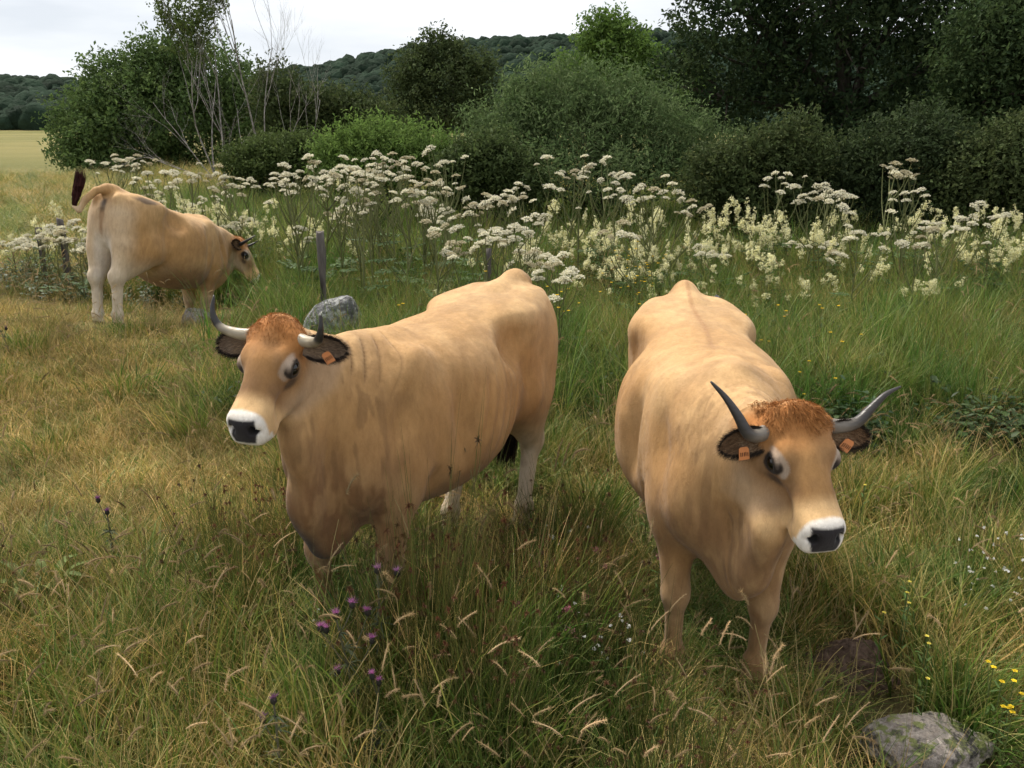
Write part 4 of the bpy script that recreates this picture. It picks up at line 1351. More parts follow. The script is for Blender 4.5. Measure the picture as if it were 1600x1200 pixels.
def crown_mesh(lobes, n_clump, per, leaf, cols, seed, spread=.22, shell=.45, up=.25, slim=.5, gap=.42, shoots=0.0, clump_var=.5):
    """leaf faces in twig clumps through the volume of overlapping lobes (x y z rx ry rz)"""
    r = np.random.default_rng(seed)
    L = np.asarray(lobes, float)
    vol = (L[:, 3] * L[:, 4] * L[:, 5]) ** .75
    C, O = [], []
    need = n_clump
    while need > 0:
        m = need * 2 + 50
        k = r.choice(len(L), m, p=vol / vol.sum())
        d = r.normal(size=(m, 3)); d /= np.linalg.norm(d, axis=1)[:, None]
        d[:, 2] = np.where((d[:, 2] < -.3) & (r.uniform(0, 1, m) < .5), -d[:, 2], d[:, 2])
        rad = (shell + (1 - shell) * r.uniform(0, 1, m) ** .5)
        rad = rad * (.82 + .36 * fbm(d * 2.3 + k[:, None] * 5.1, 3, seed))
        p = L[k, :3] + d * L[k, 3:] * rad[:, None]
        g = fbm(p * .85 + 40, 3, seed + 3)
        keep = (p[:, 2] > .05) & (g > gap - .12 + .12 * r.uniform(-1, 1, m))
        p, d = p[keep][:need], d[keep][:need]
        C.append(p); O.append(d); need -= len(p)
    C = np.concatenate(C); O = np.concatenate(O)
    n = len(C) * per
    ci = np.repeat(np.arange(len(C)), per)
    ax = O * .6 + np.array([0, 0, up]) + r.normal(size=O.shape) * .35
    ax /= np.linalg.norm(ax, axis=1)[:, None]
    t = r.uniform(-1, 1, n)
    ln = spread * (1 + shoots * (r.uniform(0, 1, len(C)) < .35) * (O[:, 2] > .1))
    pos = C[ci] + ax[ci] * (t * ln[ci])[:, None] * 1.4 + r.normal(size=(n, 3)) * (spread * .42 * (1 - .35 * np.maximum(0, t)))[:, None]
    dirs = ax[ci] * .5 + r.normal(size=(n, 3)) * .8
    dirs /= np.linalg.norm(dirs, axis=1)[:, None]
    nrm = O[ci] * .5 + np.array([0, 0, .5]) + r.normal(size=(n, 3)) * .55
    sd = np.cross(dirs, nrm); sd /= np.maximum(1e-6, np.linalg.norm(sd, axis=1))[:, None]
    nn = np.cross(sd, dirs)
    l = leaf * r.uniform(.6, 1.25, n)[:, None]
    V = np.stack([pos - dirs * l * .5, pos + sd * l * slim * .5 + nn * l * .08, pos + dirs * l * .5 - nn * l * .1, pos - sd * l * slim * .5 + nn * l * .08], 1).reshape(-1, 3)
    F = np.arange(n * 4).reshape(-1, 4)
    cc = np.asarray(cols, float)
    tone = (1 - clump_var / 2 + clump_var * r.uniform(0, 1, len(C)))[ci] * r.uniform(.75, 1.25, n)
    col = cc[r.integers(0, len(cc), len(C))][ci] * .7 + cc[r.integers(0, len(cc), n)] * .3
    col = np.repeat(col * tone[:, None], 4, 0)
    return np_mesh('crown', V, F, False, col)

def limb_tree(A, p, d, L, rad, depth, r, split=(2, 4), ang=(.3, .75), trop=.25, seg=6, tips=None, wob=.10):
    """recursive branch added to accumulator A"""
    pts, pos, dr = [np.array(p, float)], np.array(p, float), unit(d)
    for k in range(seg):
        dr = unit(dr + r.normal(size=3) * wob + np.array([0, 0, trop * .12]))
        pos = pos + dr * L / seg
        pts.append(pos.copy())
    pts = np.array(pts)
    R = np.linspace(rad, rad * (.45 if depth > 0 else .25), seg + 1)
    V, F = tube(pts, R, 6 if rad > .02 else 4, False)
    A.add(V, F)
    if tips is not None and depth <= 1:
        tips.extend([(q, dr) for q in pts[2:]])
    if depth <= 0:
        return
    for k in range(r.integers(split[0], split[1] + 1)):
        t = r.uniform(.35, 1.0)
        i = min(seg - 1, int(t * seg))
        q = pts[i] + (pts[i + 1] - pts[i]) * (t * seg - i)
        a = r.uniform(*ang)
        side = unit(np.cross(dr, r.normal(size=3)))
        nd = unit(dr * math.cos(a) + side * math.sin(a) + np.array([0, 0, trop * .5]))
        limb_tree(A, q, nd, L * r.uniform(.42, .68), R[i] * r.uniform(.5, .7), depth - 1, r, split, ang, trop, max(3, seg - 1), tips, wob)

def tree(name, loc, label, cat, lobes, n_clump, per, leaf, cols, seed, group, trunk=(.12, 2.0), bark=None, **kw):
    z = float(gz(loc[0], loc[1]))
    root = empty(name, (loc[0], loc[1], z - .03))
    tag(root, label, cat, group)
    mesh_obj('crown', crown_mesh(lobes, n_clump, per, leaf, cols, seed, **kw), M_LEAF, root)
    r = np.random.default_rng(seed + 500)
    A = Acc()
    L = np.asarray(lobes, float)
    tr, th = trunk
    ns = 1 if cat == 'tree' else 5
    for s in range(ns):
        b = np.array([0, 0, 0]) if ns == 1 else np.append(r.normal(0, .25, 2), 0)
        top = np.array([b[0] * 2 + r.normal() * .15, b[1] * 2 + r.normal() * .15, th])
        pts = catmull([b, b * .5 + top * .5 + r.normal(size=3) * .06, top], 8)
        V, F = tube(pts, np.linspace(tr, tr * .6, 8), 8, False); A.add(V, F)
        for l in L[r.permutation(len(L))[:max(2, len(L) // ns)]]:
            e = l[:3] + np.array([0, 0, l[5] * .2])
            pts = catmull([top * .92 + b * .08, (top + e) / 2 + np.array([0, 0, -.1]) + r.normal(size=3) * .15, e], 8)
            V, F = tube(pts, np.linspace(tr * .5, tr * .1, 8), 6, False); A.add(V, F)
            for q in range(5):
                d = unit(r.normal(size=3) + (0, 0, .3))
                V, F = tube(catmull([pts[5], pts[5] + d * l[3:].mean() * .5 + r.normal(size=3) * .1, pts[5] + d * l[3:].mean() * .95], 6), np.linspace(tr * .2, tr * .04, 6), 4, False); A.add(V, F)
    mesh_obj('trunk', A.mesh('trunk'), bark or M_BARK, root)
    return root

def px_x(px, d, z=1.5):
    """world x of photo column px for a thing at distance d and height z"""
    dep = d * math.cos(RAD(PITCH)) + (CAM_H - z) * math.sin(RAD(PITCH))
    return (px - 800) / FPX * dep
def px_z(py, d):
    return CAM_H - d * math.tan(RAD(PITCH) + math.atan((py - 600) / FPX))

DARKG = [(0.035, 0.059, 0.024), (0.046, 0.073, 0.027), (0.028, 0.049, 0.022), (0.062, 0.089, 0.032)]
MIDG = [(0.081, 0.130, 0.039), (0.098, 0.150, 0.047), (0.065, 0.108, 0.036), (0.117, 0.169, 0.052)]
WILLOW = [(0.100, 0.152, 0.053), (0.125, 0.177, 0.070), (0.077, 0.125, 0.043), (0.156, 0.206, 0.088)]
LIGHTG = [(0.111, 0.182, 0.039), (0.130, 0.208, 0.046), (0.091, 0.156, 0.036)]
OLIVEG = [(0.065, 0.090, 0.032), (0.084, 0.104, 0.038), (0.052, 0.075, 0.026)]

def lobes_from(d, spec):
    """spec rows: px, py, half width px, half height px, depth factor -> lobes relative to a base at spec[0] column"""
    bx = px_x(spec[0][0], d)
    bz = float(gz(bx, d))
    out = []
    for (px, py, hw, hh, dy) in spec:
        k = d * .955 / FPX
        out.append((px_x(px, d) - bx, dy * hw * k, px_z(py, d) - bz, hw * k, max(hw, hh) * k * .85, hh * k))
    return (bx, d), out

G_T = 'trees and bushes along the meadow'
# large dark tree
b, L = lobes_from(24, [(1330, 120, 190, 150, 0), (1150, 90, 110, 120, .2), (1110, 20, 80, 80, -.3), (1260, -20, 170, 120, 0), (1430, -10, 190, 140, .2), (1200, 190, 140, 90, .3), (1400, 220, 190, 90, -.1), (1060, 150, 60, 80, .2), (1300, -130, 190, 120, 0), (1540, 120, 150, 170, .3)])
tree('broadleaf_tree', b, 'tall very dark spreading tree towering over the white flowers', 'tree', L, 4200, 16, .17, DARKG, 41, G_T, trunk=(.30, 2.6), spread=.30, gap=.36)
b, L = lobes_from(19, [(1560, 150, 95, 140, 0), (1500, 90, 70, 90, -.2), (1620, 60, 110, 150, .1), (1570, 20, 80, 80, 0), (1490, 200, 60, 70, .2), (1650, 200, 100, 100, 0)])
tree('broadleaf_tree', b, 'dark green leafy tree overlapping the tallest tree', 'tree', L, 2100, 16, .13, [(.045, .075, .027), (.056, .088, .031), (.036, .062, .024), (.075, .108, .038)], 42, G_T, trunk=(.18, 1.5), spread=.22, gap=.36)
# light green tree and dark slender tree behind the willow
b, L = lobes_from(52, [(945, 75, 48, 50, 0), (925, 55, 28, 30, -.2), (985, 80, 35, 32, .2), (960, 45, 22, 24, 0), (1005, 110, 34, 40, 0), (950, 150, 80, 70, 0), (890, 150, 50, 60, .2), (1050, 160, 60, 60, 0)])
tree('broadleaf_tree', b, 'light green rounded tree rising behind the large willow bush', 'tree', L, 1500, 16, .26, LIGHTG, 43, G_T, trunk=(.25, 3), spread=.42, gap=.30)
b, L = lobes_from(44, [(695, 140, 75, 60, 0), (690, 85, 34, 36, 0), (645, 130, 38, 50, .2), (745, 125, 38, 45, 0), (690, 190, 95, 60, 0), (668, 80, 14, 22, 0), (716, 90, 16, 20, 0)])
tree('broadleaf_tree', b, 'dark olive tree with thin pointed top in front of the far hill', 'tree', L, 1500, 16, .20, [(.065, .090, .032), (.082, .105, .038), (.050, .073, .028)], 44, G_T, trunk=(.2, 2.5), spread=.34, gap=.40)
# willow bushes
b, L = lobes_from(16, [(900, 200, 150, 85, 0), (860, 150, 75, 50, -.2), (950, 150, 70, 45, .1), (1010, 215, 110, 75, .2), (800, 215, 85, 70, 0), (1090, 250, 75, 60, 0), (900, 265, 190, 55, -.2)])
tree('willow_bush', b, 'broad grey-green willow bush with upright shoots behind the umbels', 'bush', L, 3000, 16, .095, WILLOW, 45, G_T, trunk=(.06, .8), spread=.165, slim=.32, up=.6, gap=.34, shoots=.9)
b, L = lobes_from(15, [(600, 250, 85, 50, 0), (550, 245, 55, 38, .2), (650, 245, 65, 40, 0), (590, 225, 45, 32, -.2), (700, 265, 45, 36, 0), (520, 265, 40, 36, 0)])
tree('willow_bush', b, 'low bright green willow bush beside the bare stems', 'bush', L, 1400, 16, .095, [(.14, .215, .05), (.16, .235, .065), (.11, .18, .042)], 46, G_T, trunk=(.04, .5), spread=.14, slim=.32, up=.7, gap=.32, shoots=1.0)
for (sp, dd, sd, lab, cc) in [
        ([(1180, 280, 75, 75, 0), (1240, 255, 60, 75, .2), (1120, 285, 60, 60, 0), (1210, 330, 90, 50, 0)], 13.4, 47, 'small dark bush between the willow and the tallest tree', OLIVEG),
        ([(1400, 265, 90, 85, 0), (1450, 240, 70, 80, .2), (1345, 275, 70, 65, 0), (1300, 290, 55, 60, 0), (1390, 330, 110, 45, 0)], 13.8, 48, 'dark bush at the foot of the tallest tree', [(.042, .064, .025), (.034, .052, .021), (.056, .078, .030)]),
        ([(1550, 280, 90, 75, 0), (1610, 260, 90, 85, 0), (1500, 310, 60, 55, 0)], 13.2, 49, 'dark bush below the tree that overlaps the tallest tree', OLIVEG),
        ([(760, 265, 60, 50, 0), (800, 285, 60, 45, .1), (720, 285, 50, 40, 0)], 14.2, 52, 'low olive bush in the gap between the two willow bushes', [(.075, .105, .035), (.09, .12, .042), (.06, .09, .03)]),
        ([(430, 255, 60, 45, 0), (480, 250, 50, 45, .1), (385, 262, 45, 36, 0)], 20, 53, 'low leafy bush around the foot of the dead tree', [(.085, .12, .035), (.10, .135, .04), (.065, .095, .03)])]:
    b, L = lobes_from(dd, sp)
    tree('bush', b, lab, 'bush', L, 1250, 16, .085, cc, sd, G_T, trunk=(.035, .5), spread=.14, slim=.5, gap=.34, shoots=.5)
# big rounded bush at the end of the hedge, and an olive one next to it
b, L = lobes_from(38, [(260, 190, 140, 85, 0), (220, 130, 75, 50, 0), (330, 130, 75, 62, .2), (280, 100, 55, 40, -.1), (150, 200, 70, 60, 0), (385, 190, 60, 80, 0), (200, 240, 110, 35, -.2), (120, 238, 36, 28, 0)])
tree('broadleaf_bush', b, 'big rounded dark green bush behind the bare-stemmed birches', 'bush', L, 3300, 16, .19, MIDG, 50, G_T, trunk=(.10, 1.0), spread=.34, gap=.34, shoots=.5)
b, L = lobes_from(34, [(480, 190, 75, 55, 0), (530, 190, 60, 50, .2), (440, 150, 40, 50, 0), (580, 200, 55, 45, 0), (470, 240, 90, 40, 0)])
tree('broadleaf_bush', b, 'olive green bush behind the dead bare tree', 'bush', L, 1500, 16, .17, OLIVEG, 51, G_T, trunk=(.07, .8), spread=.30, gap=.38, shoots=.5)

# half bare birch and dead tree
def bare_tree(loc, label, stems, seed, leafy=0, name='birch_tree'):
    r = np.random.default_rng(seed)
    z = float(gz(*loc))
    root = empty(name, (loc[0], loc[1], z - .03)); tag(root, label, 'tree', G_T)
    A, tips = Acc(), []
    for (p0, d, L, rad, dep, kw) in stems:
        limb_tree(A, p0, d, L, rad, dep, r, tips=tips if kw.get('leaf') else None, **{k: v for k, v in kw.items() if k != 'leaf'})
    mesh_obj('trunk', A.mesh('trunk'), M_PALEBARK, root)
    if leafy and tips:
        k = r.choice(len(tips), leafy)
        C = np.array([tips[i][0] for i in k]) + r.normal(size=(leafy, 3)) * .14
        lob = np.concatenate([C, np.full((leafy, 3), .26)], 1)
        mesh_obj('crown', crown_mesh(lob, leafy * 2, 9, .13, [(.09, .13, .035), (.12, .155, .045), (.07, .105, .03)], seed + 1, spread=.16, gap=.2), M_LEAF, root)
    return root
D = 29.0
bare_tree((px_x(335, D), D), 'birch with several pale stems and leaves only towards the top', [
    ((0, 0, 0), (-.16, 0, 1), 4.2, .030, 4, dict(leaf=1, split=(3, 4), trop=.6, wob=.09)),
    ((.15, .2, 0), (.0, .1, 1), 4.6, .034, 4, dict(leaf=1, split=(3, 4), trop=.6, wob=.05)),
    ((-.05, -.1, 0), (-.12, -.1, 1), 3.6, .030, 4, dict(leaf=1, split=(3, 4), trop=.5, wob=.06)),
    ((-.1, 0, .3), (-.75, -.2, .75), 3.0, .022, 3, dict(split=(3, 5), trop=.2)), ((-.1, -.2, .2), (-.95, 0, .5), 2.6, .020, 3, dict(split=(3, 5), trop=.2)),
    ((.1, 0, .2), (.45, -.2, .8), 2.4, .018, 3, dict(split=(3, 4), trop=.2))], 61, leafy=300)
bare_tree((px_x(398, D), D + .6), 'dead bare tree with thin grey twigs against the sky', [
    ((0, 0, 0), (.03, 0, 1), 5.4, .038, 4, dict(split=(5, 7), trop=.55, wob=.06)),
    ((.12, 0, .1), (.08, .05, 1), 4.6, .026, 4, dict(split=(4, 6), trop=.5, wob=.09)),
    ((.2, -.1, .2), (.5, 0, .85), 3.6, .022, 3, dict(split=(3, 4), trop=.4)),
    ((.5, .1, 0), (.7, 0, .7), 3.4, .024, 3, dict(split=(3, 4), trop=.3)),
    ((-.15, 0, .2), (-.35, 0, .9), 2.6, .020, 3, dict(split=(3, 4), trop=.4))], 62, name='dead_tree')

# ------------------------------------------------------------------ fence posts and stones
M_POST, N_, L_, b_ = mat_new('weathered_wood', .9, .15)
nz, rp = noise_col(N_, L_, 16, (.040, .034, .030), (.19, .17, .155), 6, stretch=(1, 1, .12))
L_.new(rp.outputs['Color'], b_.inputs['Base Color']); add_bump(N_, L_, b_, nz.outputs['Fac'], .9, .02)
def post(px, py_top, d, rad, label, lean=0, seed=0):
    x = px_x(px, d, .6); z0 = float(gz(x, d)); top = px_z(py_top, d)
    r = np.random.default_rng(seed)
    h = top - z0
    n = 16
    pts = np.stack([lean * np.linspace(0, 1, n) ** 1.2, 0 * np.linspace(0, 1, n), np.linspace(-.1, h, n)], 1)
    V, F = tube(pts, rad * (1 + .12 * np.sin(np.linspace(0, 9, n))) * np.linspace(1.05, .88, n), 12)
    V = V + (fbm(V * np.array([18, 18, 3.0]), 3, seed)[:, None] - .5) * rad * .9 * np.array([1, 1, 0])
    top_m = V[:, 2] > h - .03
    V[top_m, 2] += (fbm(V[top_m] * 22, 2, seed) - .5) * rad * 1.4
    o = mesh_obj('fence_post', np_mesh('fence_post', V, F), M_POST)
    o.location = (x, d, z0)
    tag(o, label, 'fence post', 'old fence posts in the meadow')
post(505, 362, 8.1, .037, 'grey wooden fence post rising behind the lichen covered standing stone', .01, 1)
post(762, 388, 8.4, .034, 'grey wooden fence post just behind the rump of the cow with pale horns', .01, 2)
post(64, 356, 11.2, .042, 'shorter leaning fence post in the white flowers by the tail of the far cow', .03, 3)
post(102, 342, 11.0, .045, 'taller fence post in the white flowers by the tail of the far cow', .0, 4)
post(346, 355, 11.4, .05, 'fence post standing just beyond the horns of the far cow', .0, 5)

def rock_mat(name, c1, c2, lich, amt):
    m, N, L, b = mat_new(name, .92, .15)
    nz, rp = noise_col(N, L, 9, c1, c2, 10, rough=.72)
    n2, r2 = noise_col(N, L, 15, (0, 0, 0), (1, 1, 1), 6, p=(amt, amt + .05))
    mx = N.new('ShaderNodeMixRGB'); mx.inputs['Color2'].default_value = (*lich, 1)
    L.new(r2.outputs['Color'], mx.inputs['Fac']); L.new(rp.outputs['Color'], mx.inputs['Color1'])
    n3, r3 = noise_col(N, L, 11, (0, 0, 0), (1, 1, 1), 9, p=(.50, .62), rough=.7)
    m3 = N.new('ShaderNodeMixRGB'); m3.inputs['Color2'].default_value = (.10, .095, .085, 1)
    L.new(r3.outputs['Color'], m3.inputs['Fac']); L.new(mx.outputs['Color'], m3.inputs['Color1'])
    L.new(m3.outputs['Color'], b.inputs['Base Color'])
    nb, rb = noise_col(N, L, 30, (0, 0, 0), (1, 1, 1), 8)
    add_bump(N, L, b, rb.outputs['Color'], 1.0, .035)
    return m
M_ROCK = rock_mat('pink_grey_rock', (.34, .285, .245), (.88, .77, .67), (.33, .36, .14), .52)
M_STAND = rock_mat('lichen_rock', (.13, .13, .13), (.30, .30, .31), (.52, .52, .50), .50)
M_PALE = rock_mat('pale_rock', (.40, .36, .33), (.60, .56, .52), (.50, .40, .35), .55)

def stone(loc, size, mat, label, seed, rz=0, facets=0.5, sub=5, pts=None):
    bm = bmesh.new(); bmesh.ops.create_icosphere(bm, subdivisions=sub, radius=1)
    V = np.array([v.co[:] for v in bm.verts]); F = np.array([[v.index for v in f.verts] for f in bm.faces]); bm.free()
    r = np.random.default_rng(seed)
    for q in range(9):                    # broken faces
        nrm = unit(r.normal(size=3)); o = r.uniform(.62, .95)
        d = V @ nrm - o
        V = V - np.outer(np.maximum(d, 0) * facets * 1.7, nrm)
    V = V * (1 + .30 * (fbm(V * 1.9 + seed, 4, seed) - .5) + .10 * (fbm(V * 7 + seed, 3, seed) - .5))[:, None]
    if pts is not None: V = pts(V)
    V = V * np.array(size)
    o = mesh_obj('stone', np_mesh('stone', V, F), mat)
    o.location = loc; o.rotation_euler = (0, 0, rz)
    tag(o, label, 'stone', 'stones lying in the grass')
    return o
stone((1.55, 2.57, .05), (.25, .15, .098), M_ROCK, 'low pinkish lichen spotted boulder at the edge of the path', 3, rz=.12,
      pts=lambda V: np.stack([V[:, 0], V[:, 1], V[:, 2] * (1 - .32 * sstep(-.1, .8, V[:, 0])) - .12 * V[:, 0]], 1))
sx = px_x(520, 7.6, .5); 
stone((sx, 7.6, .32 + float(gz(sx, 7.6))), (.25, .20, .40), M_STAND, 'upright grey standing stone with white lichen behind the cow with pale horns', 12, .2, .9,
      pts=lambda V: np.sign(V) * np.abs(V) ** .62 * np.stack([1.18 - .26 * V[:, 2] + .12 * V[:, 1], 1.1 - .2 * V[:, 2], .95 + .22 * V[:, 0]], 1))
sx = px_x(309, 9.0, .1)
stone((sx, 9.0, float(gz(sx, 9.0)) + .12), (.17, .15, .18), M_PALE, 'small pale stone beside the forelegs of the far cow', 14, .5)
sx = px_x(1118, 7.0, .6)
stone((sx, 7.0, .42), (.085, .08, .46), M_STAND, 'narrow dark stone stump sticking up behind the rump of the dark-horned cow', 15, 0, .8)

# bare earth mound
M_EARTH, N_, L_, b_ = mat_new('bare_earth', .98, .05)
nz, rp = noise_col(N_, L_, 40, (.065, .045, .032), (.17, .115, .085), 8)
L_.new(rp.outputs['Color'], b_.inputs['Base Color']); add_bump(N_, L_, b_, nz.outputs['Fac'], 1.0, .03)
xs_ = np.linspace(-1, 1, 60)
X, Y = np.meshgrid(xs_, xs_, indexing='ij'); q = np.sqrt(X ** 2 + Y ** 2)
Zm = .10 * sstep(1.0, .15, q + .25 * (fbm(np.stack([X, Y, 0 * X], -1).reshape(-1, 3) * 3, 3, 2).reshape(X.shape) - .5)) + .025 * (fbm(np.stack([X, Y, 0 * X], -1).reshape(-1, 3) * 9, 3, 6).reshape(X.shape) - .5) - .02
i = np.arange(59)[:, None] * 60; j = np.arange(59)[None]
Fm = np.stack([i + j, i + 60 + j, i + 60 + j + 1, i + j + 1], -1).reshape(-1, 4)
mo = mesh_obj('earth_mound', np_mesh('earth_mound', np.stack([X * .25, Y * .20, Zm * 1.5], -1).reshape(-1, 3), Fm), M_EARTH)
mo.location = (1.47, 3.08, 0.005)
tag(mo, 'small mound of bare brown earth in the shade beside the dark-horned cow', 'mound')

# ------------------------------------------------------------------ flowers
M_STEM = leaf_material('plant_stems', .1, .7, .2, .15)
def specks(A, C, spread, n, size, col, r, flat=.4):
    """n tiny petals round each centre in C"""
    m = len(C) * n
    pos = np.repeat(np.asarray(C), n, 0) + r.normal(size=(m, 3)) * np.array([spread, spread, spread * flat])
    a = r.normal(size=(m, 3)); a /= np.linalg.norm(a, axis=1)[:, None]
    b = np.cross(a, r.normal(size=(m, 3)) * .6 + np.array([0, 0, 1.0])); b /= np.maximum(1e-6, np.linalg.norm(b, axis=1))[:, None]
    s = size * r.uniform(.6, 1.3, m)[:, None]
    V = np.stack([pos - a * s, pos + b * s, pos + a * s, pos - b * s], 1).reshape(-1, 3)
    col = np.asarray(col) if np.ndim(col) > 1 else np.asarray(col)[None]
    A.add(V, np.arange(m * 4).reshape(-1, 4), np.repeat(col[r.integers(0, len(col), m)] * r.uniform(.75, 1.1, (m, 1)), 4, 0))

def umbel_mesh(r, rad, col):
    A = Acc()
    n = 21
    k = np.arange(n); a = k * 2.399; q = np.sqrt((k + .5) / n) * rad
    C = np.stack([q * np.cos(a), q * np.sin(a), .045 + .040 * (1 - (q / rad) ** 2) + r.normal(size=n) * .004], 1)
    for c in C:
        V, F = tube([(0, 0, 0), c * np.array([.45, .45, .6]), c - (0, 0, .006)], [.0014, .0010, .0007], 3, False)
        A.add(V, F, (.16, .16, .07))
    specks(A, C, .0095, 20, .0080, col, r, .45)
    return A.mesh('umbel')
r = np.random.default_rng(77)
WHITE_U = [(.82, .78, .62), (.86, .83, .70), (.68, .64, .45)]
TAN_U = [(.55, .50, .34), (.66, .61, .44), (.42, .36, .22)]
UMB_W = [umbel_mesh(r, .085, WHITE_U) for _ in range(4)]
UMB_T = [umbel_mesh(r, .08, TAN_U) for _ in range(2)]
for m_ in UMB_W + UMB_T: m_.materials.append(M_FLOWER)

def umbel_proto(seed, n_br, fade):
    """plant 1 m tall: returns stem mesh and list of (position, tilt, scale, mesh)"""
    r = np.random.default_rng(seed)
    A, um = Acc(), []
    pts = catmull([(0, 0, 0), (r.normal() * .02, r.normal() * .02, .35), (r.normal() * .03, r.normal() * .03, .68), (r.normal() * .05, r.normal() * .05, .97)], 14)
    V, F = tube(pts, np.linspace(.011, .004, 14), 6, False); A.add(V, F, (.15, .16, .065))
    um.append((pts[-1], (r.normal() * .15, r.normal() * .15), 1.0))
    for b in range(n_br):
        t = r.uniform(.42, .9); i = int(t * 13)
        az = r.uniform(0, 6.28); ln = (1 - t) * r.uniform(.65, 1.0) + .09
        out = ln * r.uniform(.35, .75)
        e = pts[i] + np.array([math.cos(az) * out, math.sin(az) * out, ln])
        br = catmull([pts[i], pts[i] * .5 + e * .5 + np.array([math.cos(az) * out * .18, math.sin(az) * out * .18, -.01]), e], 7)
        V, F = tube(br, np.linspace(.0055, .0028, 7), 5, False); A.add(V, F, (.14, .15, .06))
        um.append((e, (r.normal() * .25 - math.sin(az) * .2, r.normal() * .25 + math.cos(az) * .2), r.uniform(.6, 1.0)))
    for b in range(5):                                       # divided leaves low on the stem
        t = r.uniform(.08, .5); i = int(t * 13); az = r.uniform(0, 6.28)
        for q in range(9):
            u = .06 + .26 * q / 9
            c = pts[i] + np.array([math.cos(az) * u, math.sin(az) * u, .10 * u])
            for sgn in (1, -1):
                a2 = az + sgn * 1.0
                leaf_quad(A, c, np.array([math.cos(a2), math.sin(a2), r.uniform(-.3, .2)]), np.array([0, 0, 1.0]), .07 * (1.1 - q / 12), .03, (.06, .10, .03))
    me = A.mesh('umbellifer_stem'); me.materials.append(M_STEM)
    ms = [(UMB_T if r.random() < fade else UMB_W) for _ in um]
    return me, [(p_, t_, s_, m_[r.integers(len(m_))]) for (p_, t_, s_), m_ in zip(um, ms)]
UP = [umbel_proto(300 + k, [5, 7, 6, 8, 5, 7][k], [.0, .15, .5, .1, .35, .1][k]) for k in range(6)]
n_umb = 0
def umbellifer(px, py, d, k, label, group, wide=1.0):
    """plant whose top shows at photo pixel (px, py) when it stands at distance d"""
    global n_umb
    x = px_x(px, d, 1.3); z0 = float(gz(x, d)); h = px_z(py, d) - z0 - .06
    if h < .45: return
    h = min(h, 2.0)
    me, um = UP[k]
    root = empty('umbellifer', (x, d, z0), r.uniform(0, 6.28))
    tag(root, label, 'flower', group)
    st = mesh_obj('stem', me, None, root); st.scale = (h ** .6 * wide, h ** .6 * wide, h)
    for (p_, t_, s_, m_) in um:
        u = mesh_obj('umbel', m_, None, root)
        u.location = (p_[0] * h ** .6 * wide, p_[1] * h ** .6 * wide, p_[2] * h); u.rotation_euler = (t_[0], t_[1], r.uniform(0, 6)); u.scale = (s_ * r.uniform(.55, .95),) * 3
    n_umb += 1
LU = {'c': ('tall white umbel plant in the dense stand behind the cow with pale horns', 'umbel plants of the dense stand'),
      'l': ('white umbel plant among creamy flowers beyond the head of the far cow', 'umbel plants beyond the far cow'),
      'r': ('white umbel plant rising from the creamy flowers below the dark trees', 'umbel plants below the dark trees'),
      'p': ('white umbel plant beside the two fence posts', 'umbel plants by the fence posts'),
      'b': ('white umbel plant beside the big rounded bush', 'umbel plants by the rounded bush')}
for q in range(24): umbellifer(r.uniform(560, 800), 243 + 95 * r.uniform(0, 1) ** 1.3, r.uniform(8.8, 11.5), r.integers(6), *LU['c'])
for q in range(6): umbellifer(r.uniform(590, 820), r.uniform(340, 400), r.uniform(7.6, 8.8), r.integers(6), *LU['c'])
for q in range(26):
    px = r.uniform(235, 560)
    umbellifer(px, 262 + 95 * r.uniform(0, 1) ** 1.2, r.uniform(11.2, 13.5) if px < 410 else r.uniform(9.2, 12.5), r.integers(6), *LU['l'])
for (px, py, d) in [(1008, 288, 9.5), (1028, 300, 9.6), (1055, 322, 9.2), (885, 258, 10.5), (942, 262, 10.8), (905, 268, 10.2), (1213, 278, 11), (1265, 303, 10), (1283, 306, 10.2), (1310, 300, 10.5), (1398, 264, 10.4), (1420, 268, 10.6), (1412, 302, 9.6),
                    (1345, 358, 8.6), (1470, 352, 8.6), (1440, 375, 8.4), (1495, 350, 9), (860, 402, 7.2), (870, 428, 6.7), (1000, 362, 8), (830, 300, 10), (960, 300, 10), (1560, 330, 9.5)]:
    umbellifer(px, py, d, r.integers(6), *LU['r'])
for q in range(4): umbellifer(r.uniform(820, 1600), r.uniform(305, 400), r.uniform(8.2, 11), r.integers(6), *LU['r'])
for (px, py, d) in [(172, 248, 15), (190, 246, 15.5), (205, 252, 14.5), (182, 256, 14.6)]: umbellifer(px, py, d, r.integers(6), *LU['b'])
for q in range(8): umbellifer(r.uniform(-10, 130), r.uniform(338, 388), r.uniform(9.8, 12), r.integers(6), *LU['p'])

